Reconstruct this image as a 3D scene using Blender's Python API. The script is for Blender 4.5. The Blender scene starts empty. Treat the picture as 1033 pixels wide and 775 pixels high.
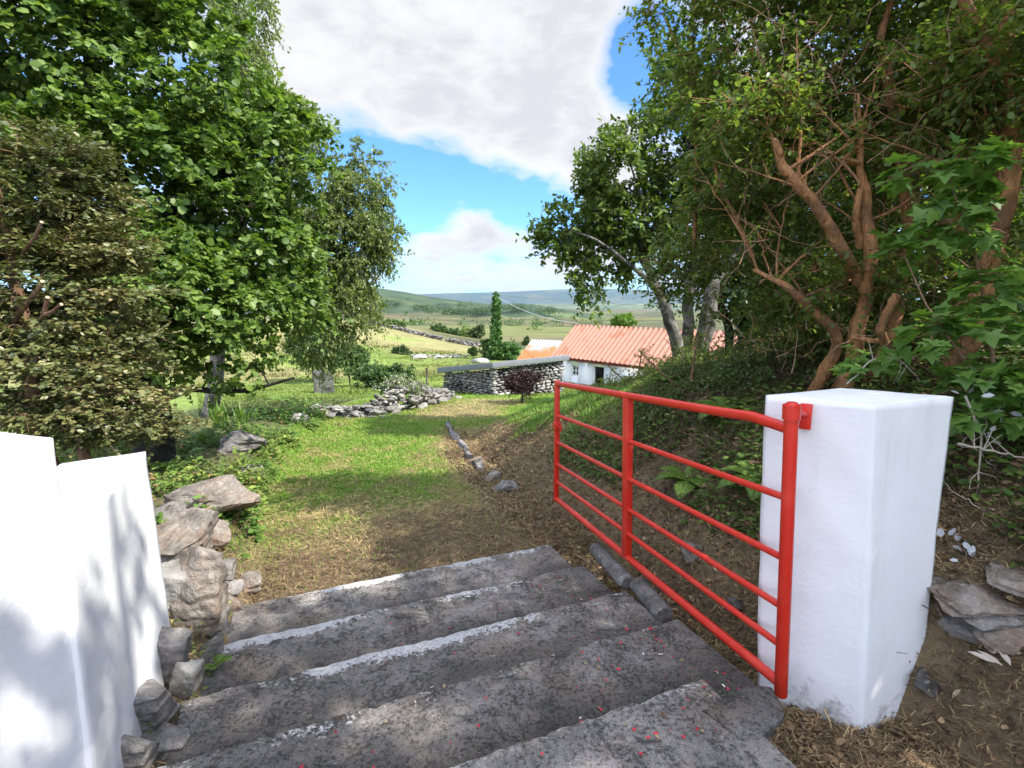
import bpy, bmesh, math, random
import numpy as np
from mathutils import Vector

rng = np.random.default_rng(7)
random.seed(7)
S = bpy.context.scene
COL = S.collection
R = math.radians
A = np.array

# ------------------------------------------------------------------ camera maths
FPX = 520.0
TH = math.atan(80.5 / FPX)
EYE = 1.69

def ray(px, py):
    dx = (px - 516.5) / FPX
    uy = -(py - 387.5) / FPX
    return A([dx, math.cos(TH) + uy * math.sin(TH), -math.sin(TH) + uy * math.cos(TH)])

def at(px, py, Y):
    d = ray(px, py)
    return d * (Y / d[1]) + A([0, 0, EYE])

def atz(px, py, z):
    d = ray(px, py)
    return d * ((z - EYE) / d[2]) + A([0, 0, EYE])

def smooth(a, b, x):
    t = np.clip((np.asarray(x, float) - a) / (b - a), 0, 1)
    return t * t * (3 - 2 * t)

# ------------------------------------------------------------------ value noise
_T = np.random.default_rng(3).random((256, 256))

def vnoise(x, y):
    x = np.asarray(x, float); y = np.asarray(y, float)
    xi = np.floor(x).astype(np.int64); yi = np.floor(y).astype(np.int64)
    fx = x - xi; fy = y - yi
    fx = fx * fx * (3 - 2 * fx); fy = fy * fy * (3 - 2 * fy)
    a = _T[xi & 255, yi & 255]; b = _T[(xi + 1) & 255, yi & 255]
    c = _T[xi & 255, (yi + 1) & 255]; d = _T[(xi + 1) & 255, (yi + 1) & 255]
    return (a * (1 - fx) + b * fx) * (1 - fy) + (c * (1 - fx) + d * fx) * fy

def fbm(x, y, o=4):
    s = 0; a = .5; t = 0
    for k in range(o):
        s = s + a * vnoise(x * 2 ** k + 17.3 * k, y * 2 ** k + 9.1 * k); t += a; a *= .5
    return s / t

def noise3(P, f):
    return (vnoise(P[:, 0] * f + P[:, 2] * f * .7, P[:, 1] * f - P[:, 2] * f * .6) +
            vnoise(P[:, 1] * f * .9 + 31, P[:, 2] * f + P[:, 0] * f * .5 + 7)) / 2

# ------------------------------------------------------------------ terrain
def profile_s(x, y):
    v = -.38 * x + .925 * y
    return v + (y - v) * smooth(4.5, 10, y)

_PS = [-60, -3, 1.40, 1.62, 3.6, 3.74, 3.80, 4.5, 6, 10, 15, 20, 26, 40, 80, 200, 600, 1500, 3000, 14000]
_PZ = [.1, -.12, -.17, -.22, -.52, -.52, -.44, -.47, -.62, -.85, -1.12, -1.7, -2.4, -2.75, -4.2, -8.7, -19, -31, -38, -60]
_EY = [-30, -5, 1, 2, 2.6, 3, 4, 5, 6, 8, 10, 12, 14, 16, 20, 40]
_EX = [4.2, 2.6, 2.05, 1.78, 1.35, 1.18, 1.0, .55, .2, -.45, -.7, -.1, .9, 2.5, 6, 30]
_LY = [-30, 0, 1.75, 2.8, 3.3, 4.5, 6.25, 9, 12, 14, 40]
_LX = [-2, -1.15, -1.28, -1.62, -1.82, -2.3, -3.05, -3.7, -4.3, -4.0, -4]

def right_d(x, y): return x - np.interp(y, _EY, _EX)
def left_d(x, y): return np.interp(y, _LY, _LX) - x

def g(x, y):
    x = np.asarray(x, float); y = np.asarray(y, float)
    z = np.interp(profile_s(x, y), _PS, _PZ)
    d = np.maximum(right_d(x, y), 0)
    H = np.interp(y, [-10, 1, 2, 4, 6, 9, 12, 14, 17], [1.1, 1.3, 1.5, 1.75, 2.05, 1.45, .85, .4, 0])
    W = np.interp(y, [0, 2, 4, 6, 9, 14], [.9, .6, 1.1, 1.6, 2.2, 2.5])
    nz = .75 + .5 * fbm(x * 1.1 + 5, y * 1.1, 3)
    z = z + H * (1 - np.exp(-d / W * nz)) * (1 - smooth(14, 24, x) * .6)
    l = np.maximum(left_d(x, y), 0)
    HL = np.interp(y, [-10, 1.5, 3.5, 5, 9, 12, 16], [.3, .55, .6, .42, .3, .15, 0])
    z = z + HL * (1 - np.exp(-l / .33)) * (1 - smooth(2.5, 5.5, l) * smooth(4.5, 6, y))
    # meadow that climbs to the west
    win = smooth(26, 68, y) * (1 - .75 * smooth(86, 150, y))
    z = z + 3.5 * smooth(0, 27, -x - .0 * y) * win + 6 * smooth(40, 200, -x) * smooth(30, 120, y)
    # roughness
    v = -.38 * x + .925 * y
    near = 1 - smooth(25, 60, y)
    rough = smooth(3.75, 4.2, v) + smooth(.0, .3, d) + smooth(0, .3, l)
    rough = np.clip(rough, 0, 1)
    z = z + near * rough * (.05 * (fbm(x * 2.2, y * 2.2, 4) - .5) + .05 * np.maximum(smooth(.0, .6, d), smooth(0, .3, l)) * (fbm(x * 7, y * 7, 3) - .5) * 2 + .02 * (1 - smooth(6, 12, y)) * (fbm(x * 21, y * 21, 2) - .5))
    far = smooth(60, 300, y)
    z = z + far * (fbm(x / 60., y / 60., 4) - .5) * np.minimum(y * .012, 9)
    return z

def gz(x, y): return float(g(A([x]), A([y]))[0])

# ------------------------------------------------------------------ object helpers
def link(o, parent=None):
    COL.objects.link(o)
    if parent is not None: o.parent = parent
    return o

def build(name, V, faces, mats, parent=None, smoothed=False, cols=None, mids=None, attrs=None):
    """V (n,3); faces list of int arrays (m,k)."""
    V = np.asarray(V, dtype=np.float32)
    if parent is not None:
        V = V - np.array(parent.location, dtype=np.float32)
    me = bpy.data.meshes.new(name)
    faces = [np.asarray(f, dtype=np.int32) for f in faces if len(f)]
    tot = np.concatenate([np.full(len(f), f.shape[1], np.int32) for f in faces])
    loops = np.concatenate([f.ravel() for f in faces])
    me.vertices.add(len(V)); me.vertices.foreach_set('co', V.ravel())
    me.loops.add(len(loops)); me.loops.foreach_set('vertex_index', loops)
    st = np.concatenate([[0], np.cumsum(tot)[:-1]]).astype(np.int32)
    me.polygons.add(len(tot)); me.polygons.foreach_set('loop_start', st)
    try: me.polygons.foreach_set('loop_total', tot)
    except Exception: pass
    if not isinstance(mats, (list, tuple)): mats = [mats]
    for m in mats: me.materials.append(m)
    if mids is not None: me.polygons.foreach_set('material_index', np.concatenate([np.asarray(m, np.int32) for m in mids]))
    if smoothed: me.polygons.foreach_set('use_smooth', np.ones(len(tot), dtype=bool))
    if cols is not None:
        a = me.color_attributes.new('Col', 'FLOAT_COLOR', 'POINT')
        c = np.ones((len(V), 4), np.float32); c[:, :3] = cols
        a.data.foreach_set('color', c.ravel())
    for k, val in (attrs or {}).items():
        a = me.attributes.new(k, 'FLOAT', 'POINT'); a.data.foreach_set('value', np.asarray(val, np.float32))
    me.update(calc_edges=True)
    me.validate()
    return link(bpy.data.objects.new(name, me), parent)

def tag(o, label=None, cat=None, group=None, kind=None):
    if label: o['label'] = label
    if cat: o['category'] = cat; o['kind'] = 'thing'
    if group: o['group'] = group
    if kind: o['kind'] = kind
    return o

def thing(name, loc, label, cat, group=None):
    o = bpy.data.objects.new(name, None)
    o.empty_display_size = .2
    o.location = tuple(float(c) for c in loc)
    link(o)
    return tag(o, label, cat, group)

class Mesh:
    def __init__(s): s.V = []; s.F = {}; s.n = 0; s.MI = {}
    def add(s, V, *faces, mi=0):
        V = np.asarray(V, float).reshape(-1, 3)
        for f in faces:
            f = np.asarray(f, int)
            if len(f) == 0: continue
            s.F.setdefault(f.shape[1], []).append(f + s.n)
            s.MI.setdefault(f.shape[1], []).append(np.full(len(f), mi))
        s.V.append(V); s.n += len(V)
        return s
    def out(s, name, mats, parent=None, **k):
        keys = sorted(s.F)
        return build(name, np.concatenate(s.V), [np.concatenate(s.F[q]) for q in keys], mats, parent,
                     mids=[np.concatenate(s.MI[q]) for q in keys], **k)
    def tube(s, P, r, n=6, cap=False, mi=0, capmi=None, flat=1.0):
        P = np.asarray(P, float); m = len(P)
        r = np.broadcast_to(np.asarray(r, float), (m,))
        T = np.gradient(P, axis=0); T /= np.linalg.norm(T, axis=1)[:, None] + 1e-9
        ref = A([0, 0, 1.]) if abs(T[:, 2]).mean() < .75 else A([1., .2, 0])
        U = np.cross(T, ref); U /= np.linalg.norm(U, axis=1)[:, None] + 1e-9
        W = np.cross(T, U)
        a = np.arange(n) / n * 2 * math.pi
        V = P[:, None] + r[:, None, None] * (np.cos(a)[None, :, None] * U[:, None] + flat * np.sin(a)[None, :, None] * W[:, None])
        i = np.arange(m - 1)[:, None] * n; j = np.arange(n)[None]
        q = np.stack([i + j, i + (j + 1) % n, i + n + (j + 1) % n, i + n + j], -1).reshape(-1, 4)
        base = s.n
        s.add(V.reshape(-1, 3), q, mi=mi)
        if cap:
            cm = mi if capmi is None else capmi
            for e, flip in ((0, True), (m - 1, False)):
                ring = V[e]; c = ring.mean(0)
                idx = np.arange(n)
                f = np.stack([idx, (idx + 1) % n, np.full(n, n)], -1)
                if flip: f = f[:, ::-1]
                s.add(np.vstack([ring, c]), f, mi=cm)
        return s
    def box(s, c, ax, ay, az, mi=0):
        """centre, three half-axis vectors"""
        c, ax, ay, az = (np.asarray(q, float) for q in (c, ax, ay, az))
        V = [c + i * ax + j * ay + k * az for k in (-1, 1) for j in (-1, 1) for i in (-1, 1)]
        return s.add(V, [[0, 2, 3, 1], [4, 5, 7, 6], [0, 1, 5, 4], [2, 6, 7, 3], [1, 3, 7, 5], [0, 4, 6, 2]], mi=mi)

def bevel(o, w, seg=2, angle=40):
    m = o.modifiers.new('bevel', 'BEVEL'); m.width = w; m.segments = seg; m.limit_method = 'ANGLE'; m.angle_limit = R(angle)
    return o

def nrm(v):
    return v / (np.linalg.norm(v, axis=-1, keepdims=True) + 1e-9)

# ------------------------------------------------------------------ materials
class Mat:
    def __init__(s, name):
        s.m = bpy.data.materials.new(name); s.m.use_nodes = True
        s.t = s.m.node_tree; s.b = s.t.nodes['Principled BSDF']; s.outn = s.t.nodes['Material Output']
        s.b.inputs['Specular IOR Level'].default_value = .3
    def n(s, typ, **kw):
        nd = s.t.nodes.new(typ)
        for k, v in kw.items():
            if k in ('op',): nd.operation = v
            elif k == 'blend': nd.blend_type = v
            elif k == 'dtype': nd.data_type = v
            elif isinstance(v, bpy.types.NodeSocket): s.t.links.new(v, nd.inputs[k if not k.startswith('i') or not k[1:].isdigit() else int(k[1:])])
            elif k.startswith('i') and k[1:].isdigit(): nd.inputs[int(k[1:])].default_value = v
            else: nd.inputs[k].default_value = v
        return nd
    def l(s, a, b): s.t.links.new(a, b)
    def coord(s): return s.n('ShaderNodeTexCoord').outputs['Object']
    def pos(s): return s.n('ShaderNodeNewGeometry').outputs['Position']
    def noise(s, sc, det=4, rough=.55, co=None, dist=0):
        nd = s.n('ShaderNodeTexNoise', Scale=sc, Detail=det, Roughness=rough, Distortion=dist)
        s.l(co if co is not None else s.pos(), nd.inputs['Vector']); return nd.outputs['Fac']
    def ramp(s, f, stops, interp='LINEAR'):
        nd = s.n('ShaderNodeValToRGB'); s.l(f, nd.inputs['Fac']); e = nd.color_ramp; e.interpolation = interp
        while len(e.elements) < len(stops): e.elements.new(.5)
        for k, (p, c) in enumerate(stops):
            e.elements[k].position = p
            e.elements[k].color = (c, c, c, 1) if isinstance(c, (int, float)) else (*c, 1)
        return nd.outputs['Color']
    def mix(s, f, a, b, blend='MIX'):
        nd = s.t.nodes.new('ShaderNodeMix'); nd.data_type = 'RGBA'; nd.blend_type = blend
        for k, v in ((0, f), (6, a), (7, b)):
            if isinstance(v, bpy.types.NodeSocket): s.l(v, nd.inputs[k])
            elif isinstance(v, (int, float)): nd.inputs[k].default_value = v if k == 0 else (v, v, v, 1)
            else: nd.inputs[k].default_value = (*v, 1)
        return nd.outputs[2]
    def math(s, op, a, b=0.):
        nd = s.t.nodes.new('ShaderNodeMath'); nd.operation = op
        for k, v in ((0, a), (1, b)):
            if isinstance(v, bpy.types.NodeSocket): s.l(v, nd.inputs[k])
            else: nd.inputs[k].default_value = v
        return nd.outputs[0]
    def bump(s, h, strength=.5, dist=.01, prev=None):
        nd = s.n('ShaderNodeBump', Strength=strength, Distance=dist); s.l(h, nd.inputs['Height'])
        if prev is not None: s.l(prev, nd.inputs['Normal'])
        return nd.outputs['Normal']
    def done(s, col=None, rough=None, normal=None):
        for k, v in (('Base Color', col), ('Roughness', rough), ('Normal', normal)):
            if v is None: continue
            if isinstance(v, bpy.types.NodeSocket): s.l(v, s.b.inputs[k])
            elif k == 'Base Color': s.b.inputs[k].default_value = (*v, 1)
            else: s.b.inputs[k].default_value = v
        return s.m

def leaf_mat(name, stops, rough=.42, trans=.35, tint=(1.25, 1.35, .6), clump=1.3, spec=.45, var=.35):
    k = Mat(name)
    rnd = k.n('ShaderNodeNewGeometry').outputs['Random Per Island']
    nz = k.noise(clump, 2, .5)
    f = k.math('ADD', k.math('MULTIPLY', rnd, .62), k.math('MULTIPLY', k.math('SUBTRACT', nz, .32), var * 1.6))
    c = k.ramp(f, stops)
    k.b.inputs['Specular IOR Level'].default_value = spec
    k.done(c, rough)
    tr = k.n('ShaderNodeBsdfTranslucent')
    k.l(k.mix(1.0, c, tint, 'MULTIPLY'), tr.inputs['Color'])
    mx = k.n('ShaderNodeMixShader', Fac=trans)
    k.l(k.b.outputs[0], mx.inputs[1]); k.l(tr.outputs[0], mx.inputs[2]); k.l(mx.outputs[0], k.outn.inputs['Surface'])
    return k.m

def bark_mat(name, a, b, sc=14, c=None):
    k = Mat(name)
    mp = k.n('ShaderNodeMapping'); k.l(k.pos(), mp.inputs['Vector']); mp.inputs['Scale'].default_value = (1, 1, .28)
    n1 = k.noise(sc * 1.6, 8, .72, mp.outputs['Vector'], .6); n2 = k.noise(sc * .3, 4); n3 = k.noise(sc * 6, 5, .7, mp.outputs['Vector'])
    col = k.mix(k.ramp(n1, [(.34, 0.), (.64, 1.)]), a, b)
    col = k.mix(k.ramp(n2, [(.42, 0.), (.6, 1.)]), col, c if c else A(a) * .8)
    col = k.mix(k.math('MULTIPLY', k.ramp(n1, [(.34, 1.), (.44, 0.)]), .8), col, A(a) * .3)
    col = k.mix(1., col, k.math('ADD', k.math('MULTIPLY', n3, .8), .6), 'MULTIPLY')
    return k.done(col, .9, k.bump(k.math('ADD', n1, k.math('MULTIPLY', n3, .4)), 1., .02))

def attr_mat(name, rough=.8, trans=.0, var=.25, spec=.2):
    """uses the mesh's own colour attribute, varied per leaf/blade"""
    k = Mat(name)
    at_ = k.n('ShaderNodeAttribute'); at_.attribute_name = 'Col'
    rnd = k.n('ShaderNodeNewGeometry').outputs['Random Per Island']
    v = k.math('ADD', k.math('MULTIPLY', rnd, 2 * var), 1 - var)
    c = k.mix(1.0, at_.outputs['Color'], v, 'MULTIPLY')
    k.b.inputs['Specular IOR Level'].default_value = spec
    k.done(c, rough)
    if trans:
        tr = k.n('ShaderNodeBsdfTranslucent'); k.l(c, tr.inputs['Color'])
        mx = k.n('ShaderNodeMixShader', Fac=trans)
        k.l(k.b.outputs[0], mx.inputs[1]); k.l(tr.outputs[0], mx.inputs[2]); k.l(mx.outputs[0], k.outn.inputs['Surface'])
    return k.m

def ground_mat():
    k = Mat('ground_soil')
    at_ = k.n('ShaderNodeAttribute'); at_.attribute_name = 'Col'
    n1 = k.noise(16, 8, .7); n2 = k.noise(2.3, 5, .6); n3 = k.noise(.02, 6, .6); n4 = k.noise(70, 4, .7)
    v = k.math('ADD', k.math('MULTIPLY', n1, 1.1), .45)
    c = k.mix(1.0, at_.outputs['Color'], v, 'MULTIPLY')
    v2 = k.math('ADD', k.math('MULTIPLY', n2, .8), .6)
    c = k.mix(1.0, c, v2, 'MULTIPLY')
    c = k.mix(1.0, c, k.math('ADD', k.math('MULTIPLY', n4, .9), .55), 'MULTIPLY')
    n5 = k.noise(.45, 6, .65); n6 = k.noise(.07, 5, .6)
    c = k.mix(1.0, c, k.math('ADD', k.math('MULTIPLY', n5, .9), .55), 'MULTIPLY')
    c = k.mix(1.0, c, k.math('ADD', k.math('MULTIPLY', n6, .7), .65), 'MULTIPLY')
    h = k.math('ADD', n1, k.math('MULTIPLY', n4, .5))
    return k.done(c, .95, k.bump(h, .8, .035))

def concrete_mat():
    k = Mat('weathered_concrete')
    n0 = k.noise(1.6, 5, .65); n1 = k.noise(6.5, 9, .74, None, .4); n2 = k.noise(52, 7, .8); n3 = k.noise(150, 4, .7)
    c = k.mix(k.ramp(n1, [(.34, 0.), (.66, 1.)]), (.085, .077, .069), (.30, .272, .245))
    c = k.mix(k.math('MULTIPLY', k.ramp(n0, [(.44, 0.), (.6, 1.)]), .6), c, (.07, .064, .058))
    c = k.mix(k.math('MULTIPLY', k.ramp(k.noise(2.7, 5, .7), [(.52, 0.), (.66, 1.)]), .55), c, (.20, .155, .115))      # brown soil stain
    c = k.mix(k.math('MULTIPLY', k.ramp(n3, [(.35, 1.), (.5, 0.)]), .55), c, (.02, .018, .017))
    gr = k.n('ShaderNodeTexVoronoi', Scale=150); k.l(k.pos(), gr.inputs['Vector'])
    c = k.mix(k.math('MULTIPLY', k.ramp(gr.outputs['Distance'], [(.12, 1.), (.3, 0.)]), k.ramp(n2, [(.5, 0.), (.6, .7)])), c, (.40, .37, .34))  # exposed grit
    lich = k.ramp(k.math('ADD', n2, k.math('MULTIPLY', k.math('SUBTRACT', n1, .5), .35)), [(.385, 1.), (.475, 0.)])
    c = k.mix(k.math('MULTIPLY', lich, .75), c, (.032, .030, .028))
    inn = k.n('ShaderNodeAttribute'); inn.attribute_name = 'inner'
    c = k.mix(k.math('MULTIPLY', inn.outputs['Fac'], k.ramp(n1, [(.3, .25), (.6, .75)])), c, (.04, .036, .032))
    tn = k.n('ShaderNodeAttribute'); tn.attribute_name = 'tone'
    c = k.mix(1.0, c, k.math('ADD', k.math('MULTIPLY', tn.outputs['Fac'], 1.2), 1.0), 'MULTIPLY')
    no = k.n('ShaderNodeAttribute'); no.attribute_name = 'nose'
    br = k.math('ADD', k.math('MULTIPLY', k.math('SUBTRACT', k.noise(8, 9, .8), .5), 2.4), k.math('MULTIPLY', k.math('SUBTRACT', n2, .5), 2.0))
    m = k.ramp(k.math('ADD', k.math('MULTIPLY', no.outputs['Fac'], .85), br), [(.42, 0.), (.56, 1.)])
    c = k.mix(m, c, k.mix(n2, (.32, .31, .30), (.66, .65, .64)))
    h = k.math('ADD', k.math('MULTIPLY', n1, .8), k.math('ADD', k.math('MULTIPLY', n2, .7), k.math('MULTIPLY', lich, -.25)))
    return k.done(c, .92, k.bump(k.math('ADD', h, k.math('MULTIPLY', n3, .3)), .8, .014))

def stone_mat(name, a, b, dark, warm=None, warmth=.0, sc=9):
    k = Mat(name)
    co = k.coord()
    n1 = k.noise(sc, 8, .7); n2 = k.noise(sc * .3, 4); n3 = k.noise(sc * 4, 5, .7)
    c = k.mix(k.ramp(n1, [(.33, 0.), (.66, 1.)]), a, b)
    c = k.mix(k.ramp(n2, [(.5, 0.), (.68, 1.)]), c, dark)
    if warm: c = k.mix(k.math('MULTIPLY', k.ramp(k.noise(sc * .45, 5, .6), [(.5, 0.), (.62, 1.)]), warmth), c, warm)
    rnd = k.n('ShaderNodeNewGeometry').outputs['Random Per Island']
    c = k.mix(1.0, c, k.math('ADD', k.math('MULTIPLY', rnd, .7), .6), 'MULTIPLY')
    cr = k.ramp(k.noise(sc * 1.1, 7, .7, None, 1.2), [(.455, 0.), (.49, 1.), (.51, 1.), (.545, 0.)])
    c = k.mix(k.math('MULTIPLY', cr, .3), c, A(dark) * .35)
    c = k.mix(k.math('MULTIPLY', k.ramp(n3, [(.62, 0.), (.70, 1.)]), .55), c, (.50, .49, .45))
    w = k.n('ShaderNodeTexWave', Scale=sc * .5, Distortion=9., Detail=4.); k.l(co, w.inputs['Vector'])
    w.bands_direction = 'Z'
    h = k.math('ADD', n1, k.math('ADD', k.math('MULTIPLY', n3, .4), k.math('MULTIPLY', w.outputs['Fac'], .25)))
    return k.done(c, .88, k.bump(h, .9, .03))

def paint_white():
    k = Mat('white_masonry_paint')
    n1 = k.noise(5, 5, .6); n2 = k.noise(38, 5, .65)
    c = k.mix(n1, (.76, .76, .76), (.83, .83, .825))
    lowz = k.n('ShaderNodeSeparateXYZ'); k.l(k.pos(), lowz.inputs[0])
    d = k.math('SUBTRACT', k.noise(7, 6, .75), k.math('ADD', k.math('MULTIPLY', lowz.outputs['Z'], .9), .58))
    dirt = k.ramp(d, [(.0, 0.), (.16, 1.)])
    c = k.mix(k.math('MULTIPLY', dirt, .75), c, (.16, .14, .115))
    sp = k.ramp(k.noise(31, 7, .8), [(.685, 0.), (.72, 1.)])
    c = k.mix(k.math('MULTIPLY', sp, .5), c, (.34, .33, .31))
    mp = k.n('ShaderNodeMapping'); k.l(k.pos(), mp.inputs['Vector']); mp.inputs['Scale'].default_value = (1, 1, .12)
    st = k.ramp(k.noise(9, 6, .7, mp.outputs['Vector']), [(.54, 0.), (.72, 1.)])
    c = k.mix(k.math('MULTIPLY', st, .32), c, (.54, .55, .47))
    h = k.math('ADD', n1, k.math('MULTIPLY', n2, .3))
    return k.done(c, .5, k.bump(h, .28, .02))

def red_paint():
    k = Mat('red_gloss_paint')
    n = k.noise(22, 4, .6)
    c = k.mix(n, (.56, .022, .012), (.68, .035, .018))
    c = k.mix(k.math('MULTIPLY', k.ramp(k.noise(55, 6, .75), [(.70, 0.), (.73, 1.)]), .8), c, (.16, .05, .025))
    c = k.mix(k.math('MULTIPLY', k.ramp(k.noise(6, 4, .6), [(.5, 0.), (.7, 1.)]), .35), c, (.74, .10, .06))
    k.b.inputs['Specular IOR Level'].default_value = .5
    return k.done(c, k.math('ADD', k.math('MULTIPLY', n, .25), .25), k.bump(n, .25, .004))

def plain(name, col, rough=.7, var=.2, sc=12, bump=.3, metal=0, spec=.3):
    k = Mat(name); n = k.noise(sc, 5, .6)
    c = k.mix(n, A(col) * (1 - var), np.minimum(A(col) * (1 + var), .9))
    k.b.inputs['Metallic'].default_value = metal; k.b.inputs['Specular IOR Level'].default_value = spec
    return k.done(c, rough, k.bump(n, bump, .01))

M = {}
M['ground'] = ground_mat(); M['concrete'] = concrete_mat(); M['white'] = paint_white(); M['red'] = red_paint()
M['blade'] = attr_mat('grass_blade', .6, .3, .3); M['litter'] = attr_mat('straw_litter', .9, 0, .35)
M['slate'] = stone_mat('grey_brown_stone', (.12, .10, .08), (.32, .28, .235), (.085, .07, .058), (.26, .135, .07), .35)
M['slate_grey'] = stone_mat('grey_stone', (.12, .108, .098), (.31, .285, .26), (.06, .054, .048))
M['rubble'] = stone_mat('pale_rubble', (.19, .175, .15), (.42, .40, .36), (.10, .09, .08), sc=5)
M['shedstone'] = stone_mat('shed_stone', (.17, .16, .145), (.46, .44, .41), (.09, .085, .078), sc=4)
M['mortar'] = plain('dark_gap', (.05, .046, .04), .95)

# ------------------------------------------------------------------ leaves
T_OVAL = (A([[0, 0, 0], [.26, .32, .05], [.22, .72, .05], [0, 1, 0], [-.22, .72, .05], [-.26, .32, .05]]), A([[0, 1, 2, 3], [0, 3, 4, 5]]))
T_ROUND = (A([[0, 0, 0], [.40, .30, .07], [.36, .78, .06], [0, 1, -.04], [-.36, .78, .06], [-.40, .30, .07]]), A([[0, 1, 2, 3], [0, 3, 4, 5]]))
T_SLIM = (A([[0, 0, 0], [.15, .35, .03], [.12, .72, .02], [0, 1, -.03], [-.12, .72, .02], [-.15, .35, .03]]), A([[0, 1, 2, 3], [0, 3, 4, 5]]))
T_PINNA = (A([[0, 0, 0], [.09, .2, .02], [.05, .7, .01], [0, 1, -.02], [-.05, .7, .01], [-.09, .2, .02]]), A([[0, 1, 2, 3], [0, 3, 4, 5]]))
# five-lobed leaf
T_LOBED = (A([[0, .12, 0], [.16, .02, .02], [.45, .10, .06], [.27, .28, .03], [.58, .52, .06], [.24, .55, .03], [.0, 1, -.05],
              [-.24, .55, .03], [-.58, .52, .06], [-.27, .28, .03], [-.45, .10, .06], [-.16, .02, .02], [0, .4, -.02]]),
           A([[12, 0, 1], [12, 1, 3], [1, 2, 3], [12, 3, 5], [3, 4, 5], [12, 5, 6], [12, 6, 7], [12, 7, 9], [7, 8, 9], [12, 9, 11], [9, 10, 11], [12, 11, 0]]))

def leaves(P, N, D, size, tpl):
    """P positions, N wanted normals, D wanted leaf axis"""
    D = nrm(D); N = N - (N * D).sum(1, keepdims=True) * D; N = nrm(N)
    X = np.cross(D, N)
    tv, tf = tpl
    size = np.broadcast_to(np.asarray(size, float), (len(P),))[:, None, None]
    V = P[:, None] + size * (tv[None, :, 0:1] * X[:, None] + tv[None, :, 1:2] * D[:, None] + tv[None, :, 2:3] * N[:, None])
    F = tf[None] + (np.arange(len(P)) * len(tv))[:, None, None]
    return V.reshape(-1, 3), F.reshape(-1, tf.shape[1])

def rand_dir(n):
    return nrm(rng.normal(size=(n, 3)))

def lobe(px, py, Y, rx, ry, rd):
    return at(px, py, Y), A([rx * Y / FPX, rd, ry * Y / FPX])

def sample_lobes(lobes, n, hollow=.45):
    w = A([(r[0] * r[1] * r[2]) ** .62 for _, r in lobes]); w /= w.sum()
    k = rng.choice(len(lobes), n, p=w)
    C = A([c for c, _ in lobes])[k]; Rr = A([r for _, r in lobes])[k]
    d = rand_dir(n); rad = (hollow + (1 - hollow) * rng.random(n) ** .6) * (1 + .18 * rng.normal(size=n) * .5)
    lump = .62 + .76 * noise3(d * 1.0 + C * 3.7 + 50, 1.9)
    return C + d * (rad * lump)[:, None] * Rr, d

def grow(mesh, limbs, targets, r_twig, sides=4, jit=.12, mi=0):
    """connect every clump to the nearest wood already there; returns twig end directions"""
    nodes = []; rad = []
    for P, r in limbs:
        P = np.asarray(P, float); r = np.interp(np.linspace(0, 1, len(P)), np.linspace(0, 1, len(r)), r)
        # smooth + wander
        t = np.linspace(0, len(P) - 1, (len(P) - 1) * 6 + 1)
        Q = np.stack([np.interp(t, range(len(P)), P[:, c]) for c in range(3)], 1)
        for _ in range(2): Q[1:-1] = (Q[:-2] + 2 * Q[1:-1] + Q[2:]) / 4
        rr = np.interp(t, range(len(P)), r)
        wob = rng.normal(size=(len(Q), 3)); wob[1:-1] = (wob[:-2] + wob[1:-1] + wob[2:]) / 2
        Q[1:-1] += wob[1:-1] * rr[1:-1, None] * .22
        mesh.tube(Q, rr * (1 + .045 * rng.normal(size=len(rr))), max(sides + 4, 9), cap=True, mi=mi)
        nodes.append(Q[2:]); rad.append(rr[2:])
    nodes = np.concatenate(nodes); rad = np.concatenate(rad)
    n0 = len(nodes)
    cap = n0 + len(targets) * 3
    NB = np.zeros((cap, 3)); NB[:n0] = nodes; RB = np.zeros(cap); RB[:n0] = rad; m = n0
    dist = np.min(np.linalg.norm(targets[:, None, :] - nodes[None, ::2], axis=2), axis=1)
    dirs = np.zeros_like(targets)
    for k in np.argsort(dist):
        t = targets[k]
        dv = NB[:m] - t
        dd = np.sqrt((dv * dv).sum(1)) + .35 * np.maximum(dv[:, 2], 0)
        j = int(np.argmin(dd)); p = NB[j]; L = np.linalg.norm(t - p) + 1e-6
        c = (p + t) / 2 + rng.normal(size=3) * L * jit + A([0, 0, .10 * L])
        s = A([0, .3, .55, .8, 1.])[:, None]
        Q = (1 - s) ** 2 * p + 2 * s * (1 - s) * c + s ** 2 * t
        r0 = min(RB[j] * .75, r_twig * (1 + 2.2 * L))
        mesh.tube(Q, np.linspace(r0, max(r0 * .35, r_twig * .35), 5), sides, mi=mi)
        NB[m:m + 3] = Q[[1, 3, 4]]; RB[m:m + 3] = [r0 * .8, r0 * .55, r0 * .4]; m += 3
        dirs[k] = nrm(t - c)
    return dirs

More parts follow.
